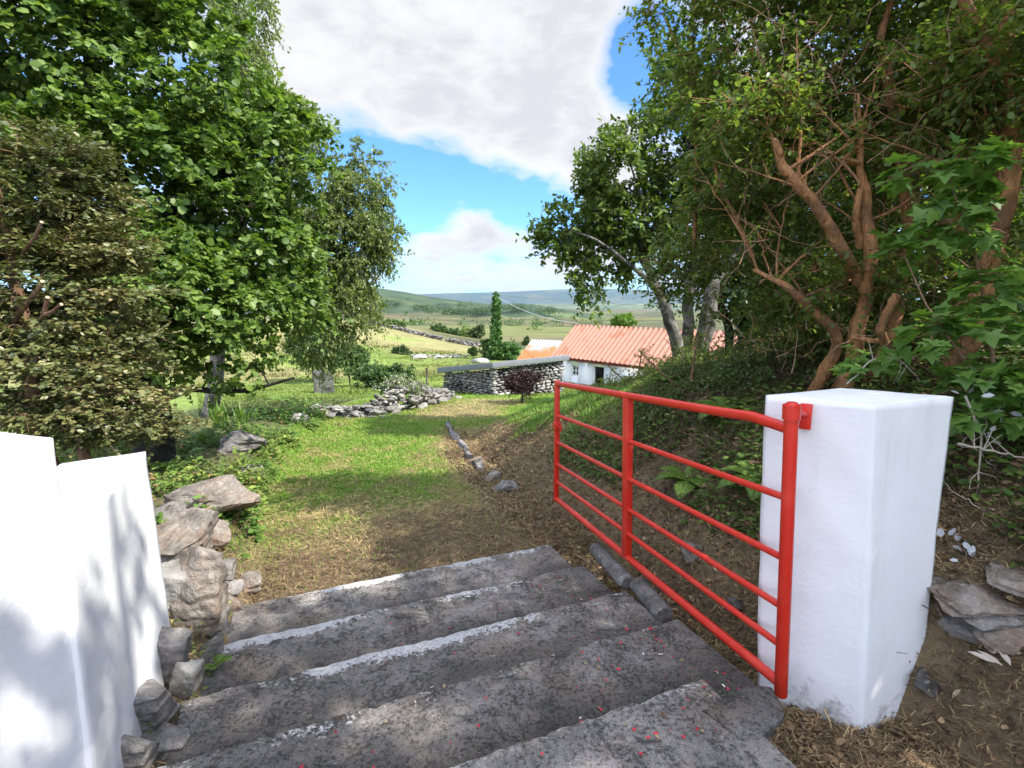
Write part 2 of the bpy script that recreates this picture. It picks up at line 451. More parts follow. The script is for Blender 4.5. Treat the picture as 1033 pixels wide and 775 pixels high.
def foliage(twigs, centers, outward, R_, n, size, tpl, twl=5, up=.8, out=.35, rnd=.6, droop=.15, flat=1., tr=.003, szv=.3):
    """leaves set along short twigs that radiate from each clump centre"""
    nc = len(centers)
    R_ = np.broadcast_to(np.asarray(R_, float), (nc,)) * rng.uniform(.6, 1.35, nc)
    TD = nrm(rand_dir(nc * twl).reshape(nc, twl, 3) * A([1, 1, flat]) + .55 * outward[:, None])
    base = np.repeat(centers, twl, 0); td = TD.reshape(-1, 3); rl = np.repeat(R_, twl) * rng.uniform(.6, 1.2, nc * twl)
    end = base + td * rl[:, None] - A([0, 0, 1]) * (droop * rl)[:, None]
    if twigs is not None:
        a = A([0, 2.09, 4.19]); X = nrm(np.cross(td, A([.3, .2, 1.]))); W = np.cross(td, X)
        off = (np.cos(a)[None, :, None] * X[:, None] + np.sin(a)[None, :, None] * W[:, None]) * tr
        V = np.concatenate([base[:, None] + off, end[:, None] + off * .4], 1).reshape(-1, 3)
        q = A([[0, 1, 4, 3], [1, 2, 5, 4], [2, 0, 3, 5]])[None] + (np.arange(len(base)) * 6)[:, None, None]
        twigs.add(V, q.reshape(-1, 4))
    per = max(1, n // twl)
    k = np.repeat(np.arange(nc * twl), per); s = rng.uniform(.15, 1.03, len(k))
    P = base[k] + (end - base)[k] * s[:, None] + rng.normal(size=(len(k), 3)) * .05 * R_.mean()
    D = td[k] * .55 + rand_dir(len(k)) * A([1, 1, flat]) * 1.0 - A([0, 0, droop * 1.5])
    N = A([0, 0, 1.]) * up + outward[k // twl] * out + rand_dir(len(k)) * rnd
    sz = size * rng.uniform(1 - szv, 1 + szv, len(k))
    return leaves(P, N, D, sz, tpl)

def tree(name, label, cat, base, limbs, lobes, clumps, n, size, tpl, lm, bm, R_=.35, r_twig=.008, hollow=.45, extra=None, group=None,
         wood='trunk', leaf='crown', twl=5, jit=.12, sides=4, tr=.003, **kw):
    th = thing(name, base, label, cat, group)
    W = Mesh()
    T, d = sample_lobes(lobes, clumps, hollow)
    zmin = g(T[:, 0], T[:, 1]) + .12
    T[:, 2] = np.maximum(T[:, 2], zmin)
    grow(W, limbs, T, r_twig, sides, jit)
    V, F = foliage(W, T, d, R_, n, size, tpl, twl=twl, tr=tr, **kw)
    if extra: extra(W)
    W.out(wood, bm, th, smoothed=True)
    build(leaf, V, [F], lm, th, smoothed=True)
    return th

def limb(*pts): return A([at(*p) for p in pts])

# ------------------------------------------------------------------ rocks
_ICO = {}
def ico(sub):
    if sub not in _ICO:
        bm = bmesh.new(); bmesh.ops.create_icosphere(bm, subdivisions=sub, radius=1)
        bm.verts.ensure_lookup_table()
        _ICO[sub] = (A([v.co[:] for v in bm.verts]), A([[v.index for v in f.verts] for f in bm.faces])); bm.free()
    return _ICO[sub]

def rock(dims, sub=3, cuts=9, rough=.06, rot=None, seed=None):
    r = np.random.default_rng(seed) if seed is not None else rng
    V, F = ico(sub); V = V.copy() * 1.25
    for _ in range(cuts):
        nv = r.normal(size=3) * A([1, 1, 1.1]); nv /= np.linalg.norm(nv); d = r.uniform(.55, .9)
        e = np.maximum(V @ nv - d, 0); V -= e[:, None] * nv
    for ax in range(3):
        for sg in (-1, 1):
            nv = np.zeros(3); nv[ax] = sg; nv += r.normal(size=3) * .12; nv /= np.linalg.norm(nv)
            e = np.maximum(V @ nv - .86, 0); V -= e[:, None] * nv
    o = r.uniform(0, 90, 3)
    V = V * (1 + rough * 2 * (noise3(V + o, 1.7) - .5)[:, None] + rough * (noise3(V + o, 5) - .5)[:, None])
    V[:, 2] += .05 * (noise3(V + o, 2.4) - .5)
    if sub >= 4:
        st = vnoise(V[:, 2] * 6 + .8 * V[:, 0] + o[0], V[:, 0] * .8 + o[1]) + .5 * vnoise(V[:, 2] * 15 + 1.6 * V[:, 0] + o[0], V[:, 1] * 1.2)
        V[:, :2] *= (1 + .16 * (st - .75))[:, None]
        V *= (1 + .05 * (noise3(V + o, 12) - .5))[:, None]
    V = V * A(dims) / 2
    if rot is not None:
        from mathutils import Euler
        V = V @ A(Euler(rot).to_matrix()).T
    return V, F



# ================================================================== GROUND
GREEN = A([.17, .275, .045]); DRYG = A([.36, .27, .12]); DIRT = A([.15, .108, .07]); BANK = A([.12, .09, .055])
FIELD = A([.17, .23, .045]); TAN = A([.235, .215, .082]); MOOR = A([.080, .076, .028]); MOOR2 = A([.054, .068, .021])

def lerp(a, b, t): return a + (b - a) * np.asarray(t)[..., None]

def ground_masks(x, y):
    v = -.38 * x + .925 * y
    n1 = fbm(x * .9 + 3, y * .9, 4); n2 = fbm(x * 2.7, y * 2.7 + 8, 4)
    rd = right_d(x, y); ld = left_d(x, y)
    green = smooth(4.6, 6.4, v + (n1 - .5) * 3.0) * (.5 + .5 * smooth(.40, .58, n2 + .12 * smooth(6, 10, v)))
    green = green * (1 - smooth(-1.1, -.25, rd + (n2 - .5) * .9) * (1 - smooth(9.5, 12, y)))
    green = np.maximum(green, smooth(9, 13, y) * smooth(.35, .6, n1 + .15))
    straw = smooth(11.0, 12.2, y) * (1 - smooth(16, 17.5, y)) * (1 - smooth(.5, 1.5, np.abs(x + 1.55 - (y - 12) * .33 + 1.2 * (n1 - .5))))
    green = green * (1 - .9 * straw)
    dirt = 1 - smooth(4.2, 5.6, v + (n2 - .5) * 2.2)
    dirt = np.maximum(dirt, smooth(-.9, -.2, rd + (n2 - .5) * .8) * (1 - smooth(8.5, 11.5, y)))
    bank = smooth(.35, 1.0, rd) * (1 - smooth(10, 13, y))
    bgreen = smooth(.35, 1.0, rd + (n2 - .5)) * smooth(5.2, 7, y) * (1 - smooth(4, 7, rd))
    lbank = smooth(.05, .4, ld) * (1 - smooth(14, 19, y))
    return green, dirt, bank, bgreen, lbank, n1, n2

def ground_col(x, y):
    green, dirt, bank, bgreen, lbank, n1, n2 = ground_masks(x, y)
    c = lerp(np.broadcast_to(DRYG, x.shape + (3,)), GREEN, green)
    c = lerp(c, DIRT * 1.25, dirt * .8)
    c = lerp(c, BANK, bank * .9)
    c = lerp(c, GREEN, bgreen * .95)
    c = lerp(c, A([.085, .085, .04]), lbank * .8)
    # worn strip of straw in front of the rubble wall
    straw = smooth(11.0, 12.2, y) * (1 - smooth(16, 17.5, y)) * (1 - smooth(.5, 1.5, np.abs(x + 1.55 - (y - 12) * .33 + 1.2 * (n1 - .5))))
    c = lerp(c, A([.42, .34, .19]), straw * .9)
    # fields
    f = smooth(13, 18, y) + smooth(3, 6, -x - .25 * np.abs(y)) * smooth(5, 9, y)
    f = np.clip(f, 0, 1)
    n3 = fbm(x * .16, y * .16, 4); n4 = fbm(x / 45., y / 30., 4)
    fc = lerp(np.broadcast_to(FIELD, x.shape + (3,)), TAN, smooth(.42, .66, n3 + .20 * smooth(20, 60, y) - .30 * (1 - smooth(14, 24, y))))
    edge = 62 - 1.35 * (x + 4)           # top of the meadow
    moor = smooth(-6, 10, y - edge + 14 * (n3 - .5))
    mc = lerp(lerp(np.broadcast_to(MOOR, x.shape + (3,)), MOOR2, smooth(.42, .58, n4)), A([.15, .165, .042]), smooth(.54, .64, fbm(x / 90. + 7, y / 60., 3)) * .8)
    nb = fbm(x / 160. + 11, y / 110. + 3, 5)
    mc = lerp(mc, A([.13, .10, .055]), smooth(.5, .68, nb) * .8)
    fc = lerp(fc, mc, moor)
    c = lerp(c, fc, f)
    return c * (.85 + .3 * n2[..., None])

def make_ground():
    th = np.concatenate([np.linspace(-62, 62, 621), np.linspace(62, 298, 61)[1:-1]])
    th = np.radians(th); rr = [.25]
    while rr[-1] < 13500: rr.append(rr[-1] * (1.0125 if rr[-1] < 150 else 1.03) + .002)
    rr = A(rr); nr, nt = len(rr), len(th)
    X = (rr[:, None] * np.sin(th)[None]); Y = rr[:, None] * np.cos(th)[None]
    Z = g(X.ravel(), Y.ravel())
    V = np.stack([X.ravel(), Y.ravel(), Z], 1)
    i = np.arange(nr - 1)[:, None] * nt; j = np.arange(nt)[None]; jn = (j + 1) % nt
    q = np.stack([i + j, i + nt + j, i + nt + jn, i + jn], -1).reshape(-1, 4)
    V = np.vstack([V, [[0, 0, gz(0, 0)]]])
    tri = np.stack([np.full(nt, len(V) - 1), np.arange(nt), (np.arange(nt) + 1) % nt], -1)[:, ::-1]
    o = build('ground', V, [q[:, ::-1], tri[:, ::-1]], M['ground'], smoothed=True, cols=ground_col(V[:, 0], V[:, 1]))
    tag(o, kind='structure', label='sloping ground of path, banks and fields')

make_ground()

# ------------------------------------------------------------------ grass, straw, ground cover (uncountable)
def blades(x, y, h, w, col, name, lean=.5, label=None, z0=0.):
    n = len(x); z = g(x, y) - .004 + z0
    a = rng.uniform(0, 2 * math.pi, n); d = np.stack([np.cos(a), np.sin(a), 0 * a], 1); s = np.stack([-np.sin(a), np.cos(a), 0 * a], 1)
    P = np.stack([x, y, z], 1); h = h[:, None]; w = w[:, None] if np.ndim(w) else w
    l = (rng.random((n, 1)) * lean + .1) * h
    up = A([0, 0, 1.])
    V = np.stack([P - s * w, P + s * w, P + d * l * .35 + up * h * .6 + s * w * .7, P + d * l * .35 + up * h * .6 - s * w * .7, P + d * l + up * h * .95], 1)
    o5 = (np.arange(n) * 5)[:, None]
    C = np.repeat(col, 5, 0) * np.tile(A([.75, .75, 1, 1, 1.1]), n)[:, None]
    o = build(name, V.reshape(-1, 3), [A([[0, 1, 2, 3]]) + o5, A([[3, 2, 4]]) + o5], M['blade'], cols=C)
    return tag(o, label, kind='stuff')

def scatter_path(n, y0, y1, power=1.5):
    y = y0 + (y1 - y0) * rng.random(n) ** power
    x = rng.uniform(np.interp(y, _LY, _LX) - .4, np.interp(y, _EY, _EX) + 3.5)
    return x, y

x, y = scatter_path(420000, 3.6, 17, 1.6)
gr, di, ba, bg, lb, n1, n2 = ground_masks(x, y)
p = np.clip(gr * (1 - di * .8) * (1 - ba) * .85 + bg * .8 + .05, 0, 1)
keep = rng.random(len(x)) < p
x, y = x[keep], y[keep]; n2 = n2[keep]; bgk = bg[keep]
mixd = np.clip(rng.random(len(x)) * .7 - .25 + 1.1 * (.5 - n2), 0, 1)
col = lerp(np.broadcast_to(A([.20, .36, .045]), (len(x), 3)), A([.46, .40, .14]), mixd)
col = lerp(col, A([.16, .29, .05]), bgk * .7)
hh = rng.uniform(.018, .05, len(x)) * (1 + .9 * bgk) * (1 + .05 * (y - 5))
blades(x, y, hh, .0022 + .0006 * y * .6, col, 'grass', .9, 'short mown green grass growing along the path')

# taller field grass
n = 130000
y = 11 + 40 * rng.random(n) ** 1.9; x = y * rng.uniform(-.62, .25, n)
keep = (y > 16.5) | (x < -4.6); x, y = x[keep], y[keep]
c = ground_col(x, y) * 1.05
n3 = fbm(x * .5, y * .5, 3)
hh = rng.uniform(.03, .09, len(x)) * (.6 + 1.6 * smooth(.55, .7, n3))
blades(x, y, hh, .004 + .0008 * y, c, 'field_grass', .8, 'long yellow green pasture grass beyond the walls')

# straw and clippings lying on bare soil
def litter(x, y, L, w, col, name, label, lift=.012):
    n = len(x); z = g(x, y) + lift * rng.random(n) + .002
    a = rng.uniform(0, 2 * math.pi, n); t = np.stack([np.cos(a), np.sin(a), rng.normal(size=n) * .28], 1); s = np.stack([-np.sin(a), np.cos(a), rng.normal(size=n) * .3], 1)
    P = np.stack([x, y, z], 1); b = rng.normal(size=(n, 1)) * .25
    L = L[:, None]; w = w[:, None]
    V = np.stack([P - t * L / 2 - s * w, P - t * L / 2 + s * w, P + s * (w + b * L) + A([0, 0, .006]), P + s * (b * L - w) + A([0, 0, .006]), P + t * L / 2], 1)
    o5 = (np.arange(n) * 5)[:, None]
    return tag(build(name, V.reshape(-1, 3), [A([[0, 1, 2, 3]]) + o5, A([[3, 2, 4]]) + o5], M['litter'], cols=np.repeat(col, 5, 0)), label, kind='stuff')

x, y = scatter_path(270000, 1.2, 15, 1.8)
gr, di, ba, bg, lb, n1, n2 = ground_masks(x, y)
v = -.38 * x + .925 * y
ok = (rng.random(len(x)) < np.clip(.9 - gr * .75, 0, 1) * (1 - .8 * bg) * (1 - .45 * lb) * (1 - .35 * ba)) & ((v > 3.8) | (right_d(x, y) > -.05) | (left_d(x, y) > -.1) | (.925 * x + .38 * y > 1.56))
uu = .925 * x + .38 * y; ok &= ~((uu > -.62) & (uu < 1.56 + .32 * smooth(1.45, 1.7, v)) & (v < 3.75)) & ~((x < -1.42) & (y < 2.3))
x, y, n1k, dk, bk = x[ok], y[ok], n1[ok], di[ok], ba[ok]
t = rng.random(len(x))
col = lerp(np.broadcast_to(A([.42, .31, .15]), (len(x), 3)), A([.13, .085, .05]), np.clip(t * 1.1 + dk * .42 + bk * .35 - .2 + 1.2 * (n1k - .5), 0, 1))
litter(x, y, rng.uniform(.03, .11, len(x)) * (1 + .5 * bk), rng.uniform(.0012, .0028, len(x)) * (1 + .08 * y), col, 'dry_grass', 'dry straw and cut grass lying on the path and bank', .03)

x = rng.uniform(1.3, 3.6, 42000); y = rng.uniform(.9, 2.9, 42000)
ok = ((.925 * x + .38 * y > 1.86)) & ~((x < 1.9) & (y > 2.0) & (y < 2.35)); x, y = x[ok], y[ok]; t = np.clip(rng.random(len(x)) * 1.2 + 1.2 * (fbm(x * 2, y * 2, 3) - .5), 0, 1)
litter(x, y, rng.uniform(.02, .10, len(x)), rng.uniform(.0009, .0024, len(x)), lerp(np.broadcast_to(A([.40, .29, .15]), (len(x), 3)), A([.10, .066, .04]), t), 'dry_grass', 'brown roots and straw matted on the earth around the shaded pillar', .03)

# low leafy cover on both banks
def cover(x, y, size, cols, name, label, tpl=T_OVAL, hmax=.2, tilt=.6, mat=None):
    n = len(x); P = np.stack([x, y, g(x, y) + hmax * rng.random(n) ** 1.6 * (.3 + 1.4 * fbm(x * 2, y * 2, 3))], 1)
    D = rand_dir(n) * A([1, 1, .3]); N = A([0, 0, 1.]) + tilt * rand_dir(n)
    V, F = leaves(P, N, D, size, tpl)
    k = len(tpl[0])
    return tag(build(name, V, [F], mat or M['blade'], cols=np.repeat(cols, k, 0)), label, kind='stuff')

n = 60000
y = 2.9 + 11 * rng.random(n) ** 1.5; x = np.interp(y, _LY, _LX) - .05 - 3.2 * rng.random(n) ** 1.4
ok = (fbm(x * 1.3, y * 1.3 + 4, 3) > .40 + .012 * y) & ((y > 4.3) | (x < -2.5)) & ((y < 7.5) | (x > np.interp(y, _LY, _LX) - 1.2)); x, y = x[ok], y[ok]
cc = lerp(np.broadcast_to(A([.11, .20, .04]), (len(x), 3)), A([.30, .36, .08]), rng.random(len(x)) * smooth(.4, .62, fbm(x * .9, y * .9, 3)))
cc[rng.random(len(x)) < .07] = A([.30, .20, .09])
cover(x, y, rng.uniform(.03, .085, len(x)), cc, 'undergrowth', 'tangled low green weeds and ivy along the rubble edge', T_OVAL, .26, .8)
n = 9000
x = rng.uniform(-2.3, -1.05, n); y = rng.uniform(1.7, 4.6, n); uu = .925 * x + .38 * y
ok = (uu < -.5) & (uu > -1.05) & (fbm(x * 5, y * 5, 3) > .54) & (left_d(x, y) > -.25); x, y = x[ok], y[ok]
cc = lerp(np.broadcast_to(A([.09, .15, .035]), (len(x), 3)), A([.26, .27, .09]), rng.random(len(x)) ** 1.5)
cover(x, y, rng.uniform(.012, .035, len(x)), cc, 'weeds', 'small weeds and moss rooted between the boulders and step ends', T_OVAL, .12, .8)
n = 70000
y = 1.4 + 9 * rng.random(n) ** 1.2; x = np.interp(y, _EY, _EX) + .3 + 3.6 * rng.random(n) ** 1.2
ok = (fbm(x * 1.6, y * 1.6 + 9, 3) > .42) & ~((x < 2.15) & (y < 2.5)) & ((y < 6.2) | (right_d(x, y) > 2.0)); x, y = x[ok], y[ok]
cc = lerp(np.broadcast_to(A([.06, .11, .025]), (len(x), 3)), A([.17, .24, .05]), rng.random(len(x)) ** 2)
cc[rng.random(len(x)) < .12] = A([.20, .13, .07])
cover(x, y, rng.uniform(.022, .066, len(x)), cc, 'ground_cover', 'ivy and small weeds on the shaded earth bank', T_OVAL, .14, .7)
n = 46000
y = .9 + 9 * rng.random(n) ** 1.3; x = np.interp(y, _EY, _EX) - .6 + 4.4 * rng.random(n) ** 1.3
v = -.38 * x + .925 * y; ok = ~((.925 * x + .38 * y < 1.56 + .32 * smooth(1.45, 1.7, v)) & (v < 3.75)); x, y = x[ok], y[ok]
cc = A([[.20, .12, .065], [.12, .075, .045], [.30, .20, .11], [.07, .05, .035], [.36, .28, .18]])[rng.choice(5, len(x), p=[.3, .3, .2, .12, .08])]
cover(x, y, rng.uniform(.015, .05, len(x)), cc, 'leaf_litter', 'brown fallen leaves lying on the shaded earth bank', T_OVAL, .035, .9, M['litter'])
m = Mesh()
for k in range(900):
    yy = rng.uniform(1.2, 8.5); xx = float(np.interp(yy, _EY, _EX)) + rng.uniform(-.1, 3.2) if k % 5 else float(np.interp(yy, _LY, _LX)) - rng.uniform(0, 1.5)
    if -.38 * xx + .925 * yy < 3.8 and -.65 < .925 * xx + .38 * yy < 1.95 or xx < -1.2 and yy < 2.6: continue
    L = rng.uniform(.06, .38); a = rng.uniform(0, 6.28); d = A([math.cos(a), math.sin(a), rng.normal() * .3]); q = A([xx, yy, gz(xx, yy) + rng.uniform(.0, .05)])
    s_ = np.linspace(0, 1, 5)[:, None]; m.tube(q + d * L * s_ + rng.normal(size=(5, 3)) * .01, np.linspace(.0045, .002, 5) * rng.uniform(.5, 1.3), 4)
tag(m.out('brushwood', bark_mat('dry_twig', (.10, .07, .045), (.34, .25, .16), 20)), 'dead twigs and stalks strewn over the banks', kind='stuff')
# fallen petals and dead leaf bits on the treads
n = 340
u = 1.62 - 1.8 * rng.random(n) ** 3.0; v = 1.3 + 1.9 * rng.random(n) ** 1.3
x = .925 * u - .38 * v; y = .38 * u + .925 * v
STEP_V = [.2, 1.55, 2.07, 2.576, 3.14, 3.74]; STEP_Z = [.09, -.02, -.13, -.24, -.35]
def tread_z(v): return A(STEP_Z)[np.clip(np.searchsorted(STEP_V, v) - 1, 0, 4)]
pz = tread_z(v) + .012
P = np.stack([x, y, pz], 1)
V, F = leaves(P, A([0, 0, 1.]) + .35 * rand_dir(n), rand_dir(n) * A([1, 1, .1]), rng.uniform(.008, .022, n) * np.where(rng.random(n) < .05, 2.0, 1), T_OVAL)
cc = A([[.45, .035, .05], [.30, .22, .12], [.12, .07, .04], [.55, .50, .44]])[rng.choice(4, n, p=[.42, .2, .3, .08])]
tag(build('fallen_petals', V, [F], M['litter'], cols=np.repeat(cc, 6, 0)), 'scattered red petals and brown leaf bits on the concrete treads', kind='stuff')

# ================================================================== STEPS
def make_steps():
    th = thing('concrete_steps', (0, 2.2, -.3), 'worn dark grey concrete steps with white worn edges leading down to the path', 'steps')
    U0 = [-.75, -.62, -.60, -.58, -.52]; U1 = [1.52, 1.83, 1.84, 1.86, 1.88]
    wear = [(.35, -.5), (.45, -.4), (1.0, .25), (1.1, .15), (.9, .8)]
    for k in range(5):
        v0 = STEP_V[k] - .06; v1 = STEP_V[k + 1]; z1 = STEP_Z[k]
        u0, u1 = U0[k], U1[k]
        nu, nv = 190, max(20, int((v1 - v0) * 60))
        us = np.linspace(u0, u1, nu); vs = np.linspace(v0, v1, nv)
        vs = np.concatenate([vs[:-1], v1 - A([.03, .018, .009, .003, 0])[1:], ])
        vs = np.unique(np.round(vs, 4)); nv = len(vs)
        Ug, Vg = np.meshgrid(us, vs, indexing='ij')
        chip = .05 * np.maximum(fbm(us * 9 + k * 9, us * 0 + 3, 4) - .56, 0) + .012 * (fbm(us * 26, us * 0 + k * 5, 3) - .5)
        Vg = Vg - chip[:, None] * smooth(v0, v1, Vg) ** 2
        dn = v1 - Vg - chip[:, None]
        Zg = z1 + .016 * (fbm(Ug * 3, Vg * 3 + k * 7, 5) - .5) - .010 * np.exp(-np.maximum(dn, 0) / .008) + .012 * (fbm(Ug * 14, Vg * 14, 3) - .5)
        Zg = Zg - .02 * (Ug - .6)* 0
        # drop skirts
        def xyz(u, v, z): return np.stack([.925 * u - .38 * v, .38 * u + .925 * v, z], -1)
        top = xyz(Ug, Vg, Zg)
        V = [top.reshape(-1, 3)]
        i = np.arange(nu - 1)[:, None] * nv; j = np.arange(nv - 1)[None]
        F = [np.stack([i + j, i + nv + j, i + nv + j + 1, i + j + 1], -1).reshape(-1, 4)]
        off = nu * nv
        def skirt(idx):
            nonlocal off
            P = top.reshape(-1, 3)[idx]; m = len(idx)
            lay = [P - A([0, 0, dz]) + rng.normal(size=(m, 3)) * A([.002, .002, 0]) for dz in (.05, .10, .38)]
            V.extend(lay)
            prev = A(idx)
            for L in range(3):
                cur = off + np.arange(m) + L * m
                F.append(np.stack([prev[:-1], cur[:-1], cur[1:], prev[1:]], -1)); prev = cur
            off += 3 * m
        gi = np.arange(nu * nv).reshape(nu, nv)
        skirt(gi[:, -1][::-1]); skirt(gi[0]); skirt(gi[-1][::-1]); skirt(gi[:, 0])
        V = np.concatenate(V)
        a, uc = wear[k]
        nose = np.zeros(len(V))
        band = np.exp(-(np.maximum(dn - .02, 0) / .075) ** 2)
        amt = a * np.exp(-((Ug - uc) / 1.0) ** 2) * (.35 + 1.1 * smooth(.38, .56, fbm(Ug * 1.6 + k * 4.4, Ug * 0 + 2.2, 3)))
        thin = .42 * np.exp(-(np.maximum(dn, 0) / .025) ** 2)  # thin pale line on every edge: wear plus a painted arris highlight
        nose[:nu * nv] = np.maximum(band * amt, thin).ravel()
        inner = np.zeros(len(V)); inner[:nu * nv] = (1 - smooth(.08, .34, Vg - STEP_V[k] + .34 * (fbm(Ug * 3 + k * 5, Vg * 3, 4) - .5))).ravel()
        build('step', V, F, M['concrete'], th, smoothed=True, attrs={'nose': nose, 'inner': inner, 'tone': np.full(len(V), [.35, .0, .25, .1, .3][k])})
make_steps()

# broken slab at the end of the nearest tread
V, F = rock((.36, .30, .16), 4, 6, .035, (0.05, -.02, .5), seed=12)
tag(build('concrete_lump', V + A([.93, 1.86, .05]), [F], M['concrete'], smoothed=True), 'broken concrete lump at the step end under the gate hinge', 'rubble')

# ================================================================== PILLARS AND WALL
def prism(name, bot, top, zb, mat, parent=None, crown=.0, n=26):
    """four-sided masonry shaft, subdivided and slightly uneven; bot/top xy lists (ccw), top has z"""
    V = []; F = []; off = 0
    bot = [A([*b, zb]) for b in bot]; top = [A(t) for t in top]
    def patch(a, b, c, d, nu, nv, dome=0):
        nonlocal off
        s = np.linspace(0, 1, nu)[:, None, None]; t = np.linspace(0, 1, nv)[None, :, None]
        P = (1 - s) * (1 - t) * a + s * (1 - t) * b + s * t * c + (1 - s) * t * d
        if dome: P[..., 2] += dome * (np.sin(np.pi * s[..., 0]) * np.sin(np.pi * t[..., 0]))
        V.append(P.reshape(-1, 3)); i = np.arange(nu - 1)[:, None] * nv; j = np.arange(nv - 1)[None]
        F.append(np.stack([i + j, i + nv + j, i + nv + j + 1, i + j + 1], -1).reshape(-1, 4) + off); off += nu * nv
    for k in range(4):
        patch(bot[k], bot[(k + 1) % 4], top[(k + 1) % 4], top[k], n, n * 2)
    patch(top[0], top[1], top[2], top[3], n, n, crown)
    V = np.concatenate(V); F = np.concatenate(F)
    bm = bmesh.new(); vs = [bm.verts.new(v) for v in V]
    for f in F: bm.faces.new([vs[i] for i in f])
    bmesh.ops.remove_doubles(bm, verts=bm.verts, dist=1e-5); bmesh.ops.recalc_face_normals(bm, faces=bm.faces)
    for _ in range(1): bmesh.ops.smooth_vert(bm, verts=[v for v in bm.verts if not v.is_boundary], factor=.35, use_axis_x=True, use_axis_y=True, use_axis_z=True)
    V = A([v.co[:] for v in bm.verts]); nn = A([v.normal[:] for v in bm.verts]); bm.verts.index_update(); F = A([[v.index for v in f.verts] for f in bm.faces]); bm.free()
    V = V + nn * (.026 * (noise3(V, 2.2) - .5) + .009 * (noise3(V, 8) - .5))[:, None]
    o = build(name, V, [F], mat, parent, smoothed=True)
    return o

rp = thing('gate_pillar', (1.5, 2.15, -.1), 'square white painted gate pillar in shade carrying the red gate hinge', 'gate pillar')
prism('shaft', [(1.197, 2.235), (1.545, 1.995), (1.885, 2.125), (1.545, 2.34)],
      [(1.110, 2.235, 1.30), (1.440, 2.0, 1.302), (1.84, 2.11, 1.312), (1.50, 2.33, 1.315)], -.45, M['white'], rp, .012)

lp = thing('gate_pillar', (-1.55, 1.2, 0), 'square white painted gate pillar in sunlight nearest the camera', 'gate pillar')
prism('shaft', [(-1.385, 1.49), (-1.86, 1.56), (-1.92, 1.0), (-1.40, .95)],
      [(-1.345, 1.475, 1.306), (-1.80, 1.55, 1.325), (-1.87, 1.03, 1.325), (-1.33, .96, 1.306)], -.3, M['white'], lp, .012)
wl = prism('garden_wall', [(-1.37, 1.46), (-1.73, 2.40), (-2.06, 2.24), (-1.72, 1.42)],
      [(-1.33, 1.45, .995), (-1.735, 2.37, 1.005), (-2.00, 2.20, 1.0), (-1.66, 1.42, .97)], -.3, M['white'])
tag(wl, 'low white painted wall running back from the sunlit gate pillar', 'wall')

# ================================================================== GATE
def make_gate():
    hx, hy = 1.115, 2.03
    Ht = at(798, 428, 2.03); Hb = at(788, 690, 2.03); Ft = at(562, 387, 4.72); Fb = at(561, 503, 4.72)
    th = thing('field_gate', (Hb[0], Hb[1], Hb[2] - .04), 'open red painted tubular steel farm gate with five bars', 'gate')
    fr = [0, .27, .50, .69, .845, 1.0]
    L = np.linalg.norm(Ft - Ht)
    along = nrm(Ft - Ht)
    side = nrm(np.cross(along, A([0, 0, 1.])))
    def P(s, f):
        a = Ht + (Hb - Ht) * f; b = Ft + (Fb - Ft) * f
        return a + (b - a) * s
    for i, f in enumerate(fr):
        r = .0235 if i in (0, 5) else .0155
        m = Mesh(); s = np.linspace(0.004, 1, 14)
        Q = A([P(t, f) for t in s])
        if i == 0: Q[0] += A([0, 0, -.02]); Q[1] += A([0, 0, .004])
        m.tube(Q, r, 16, cap=True)
        m.out('rail', M['red'], th, smoothed=True)
    m = Mesh(); up = nrm(Ht - Hb)
    m.tube([Hb - up * .055, Hb - up * .05, Ht + up * .015, Ht + up * .018, Ht + up * .024, Ht + up * .085, Ht + up * .09], [.024, .027, .027, .027, .023, .023, .018], 20, cap=True)
    m.out('hinge_post', M['red'], th, smoothed=True)
    m = Mesh(); upf = nrm(Ft - Fb)
    m.box((Ft + Fb) / 2, along * .022, side * .022, (Ft - Fb) / 2 + upf * .03)
    bevel(m.out('end_post', M['red'], th), .004)
    m = Mesh()
    a, b = P(.5, 0), P(.5, 1)
    m.box((a + b) / 2 + side * .0, along * .028, side * .026, (a - b) / 2 + A([0, 0, -.012]))
    bevel(m.out('brace', M['red'], th), .003)
    # hinge bracket on the pillar
    m = Mesh(); c = Ht + up * .05
    pn = nrm(A([.33, -.235, 0])); nn_ = A([-pn[1], pn[0], 0]) * -1.
    dd = ray(813, 420); L0 = A([1.113, 2.235]); tt = np.linalg.solve(A([[dd[0], -.33], [dd[1], .235]]), L0)
    hp = A([*(L0 + A([.33, -.235]) * tt[1]), EYE + dd[2] * tt[0]]) - A([pn[1], -pn[0], 0]) * -.004
    m.box(hp, pn * .022, nn_ * .008, A([0, 0, .055]))
    m.tube([c, hp + A([0, 0, .01])], .014, 10, cap=True)
    m.tube([c - up * .03, c + up * .03], .034, 16, cap=True)
    bevel(m.out('hinge', M['red'], th), .003)
    m = Mesh(); c = P(1.0, .36)
    m.box(c - along * .005, along * .034, side * .030, A([0, 0, .035]))
    m.tube([c - along * .03, c - along * .13 + A([0, 0, -.01])], .010, 8, cap=True)
    m.tube([c - along * .11 + A([0, 0, .03]), c - along * .11 - A([0, 0, .035])], .008, 8, cap=True)
    bevel(m.out('latch', M['red'], th), .003)
make_gate()

# ================================================================== LOOSE STONES
def stone(name, c, dims, rot, label, mat='slate', seed=None, cat='stone', group=None, sub=4, cuts=9, rough=.07):
    V, F = rock(dims, sub, cuts, rough, rot, seed)
    m = bpy.data.meshes
    o = build(name, V, [F], M[mat], smoothed=True)
    o.location = tuple(float(q) for q in c)
    return tag(o, label, cat, group)

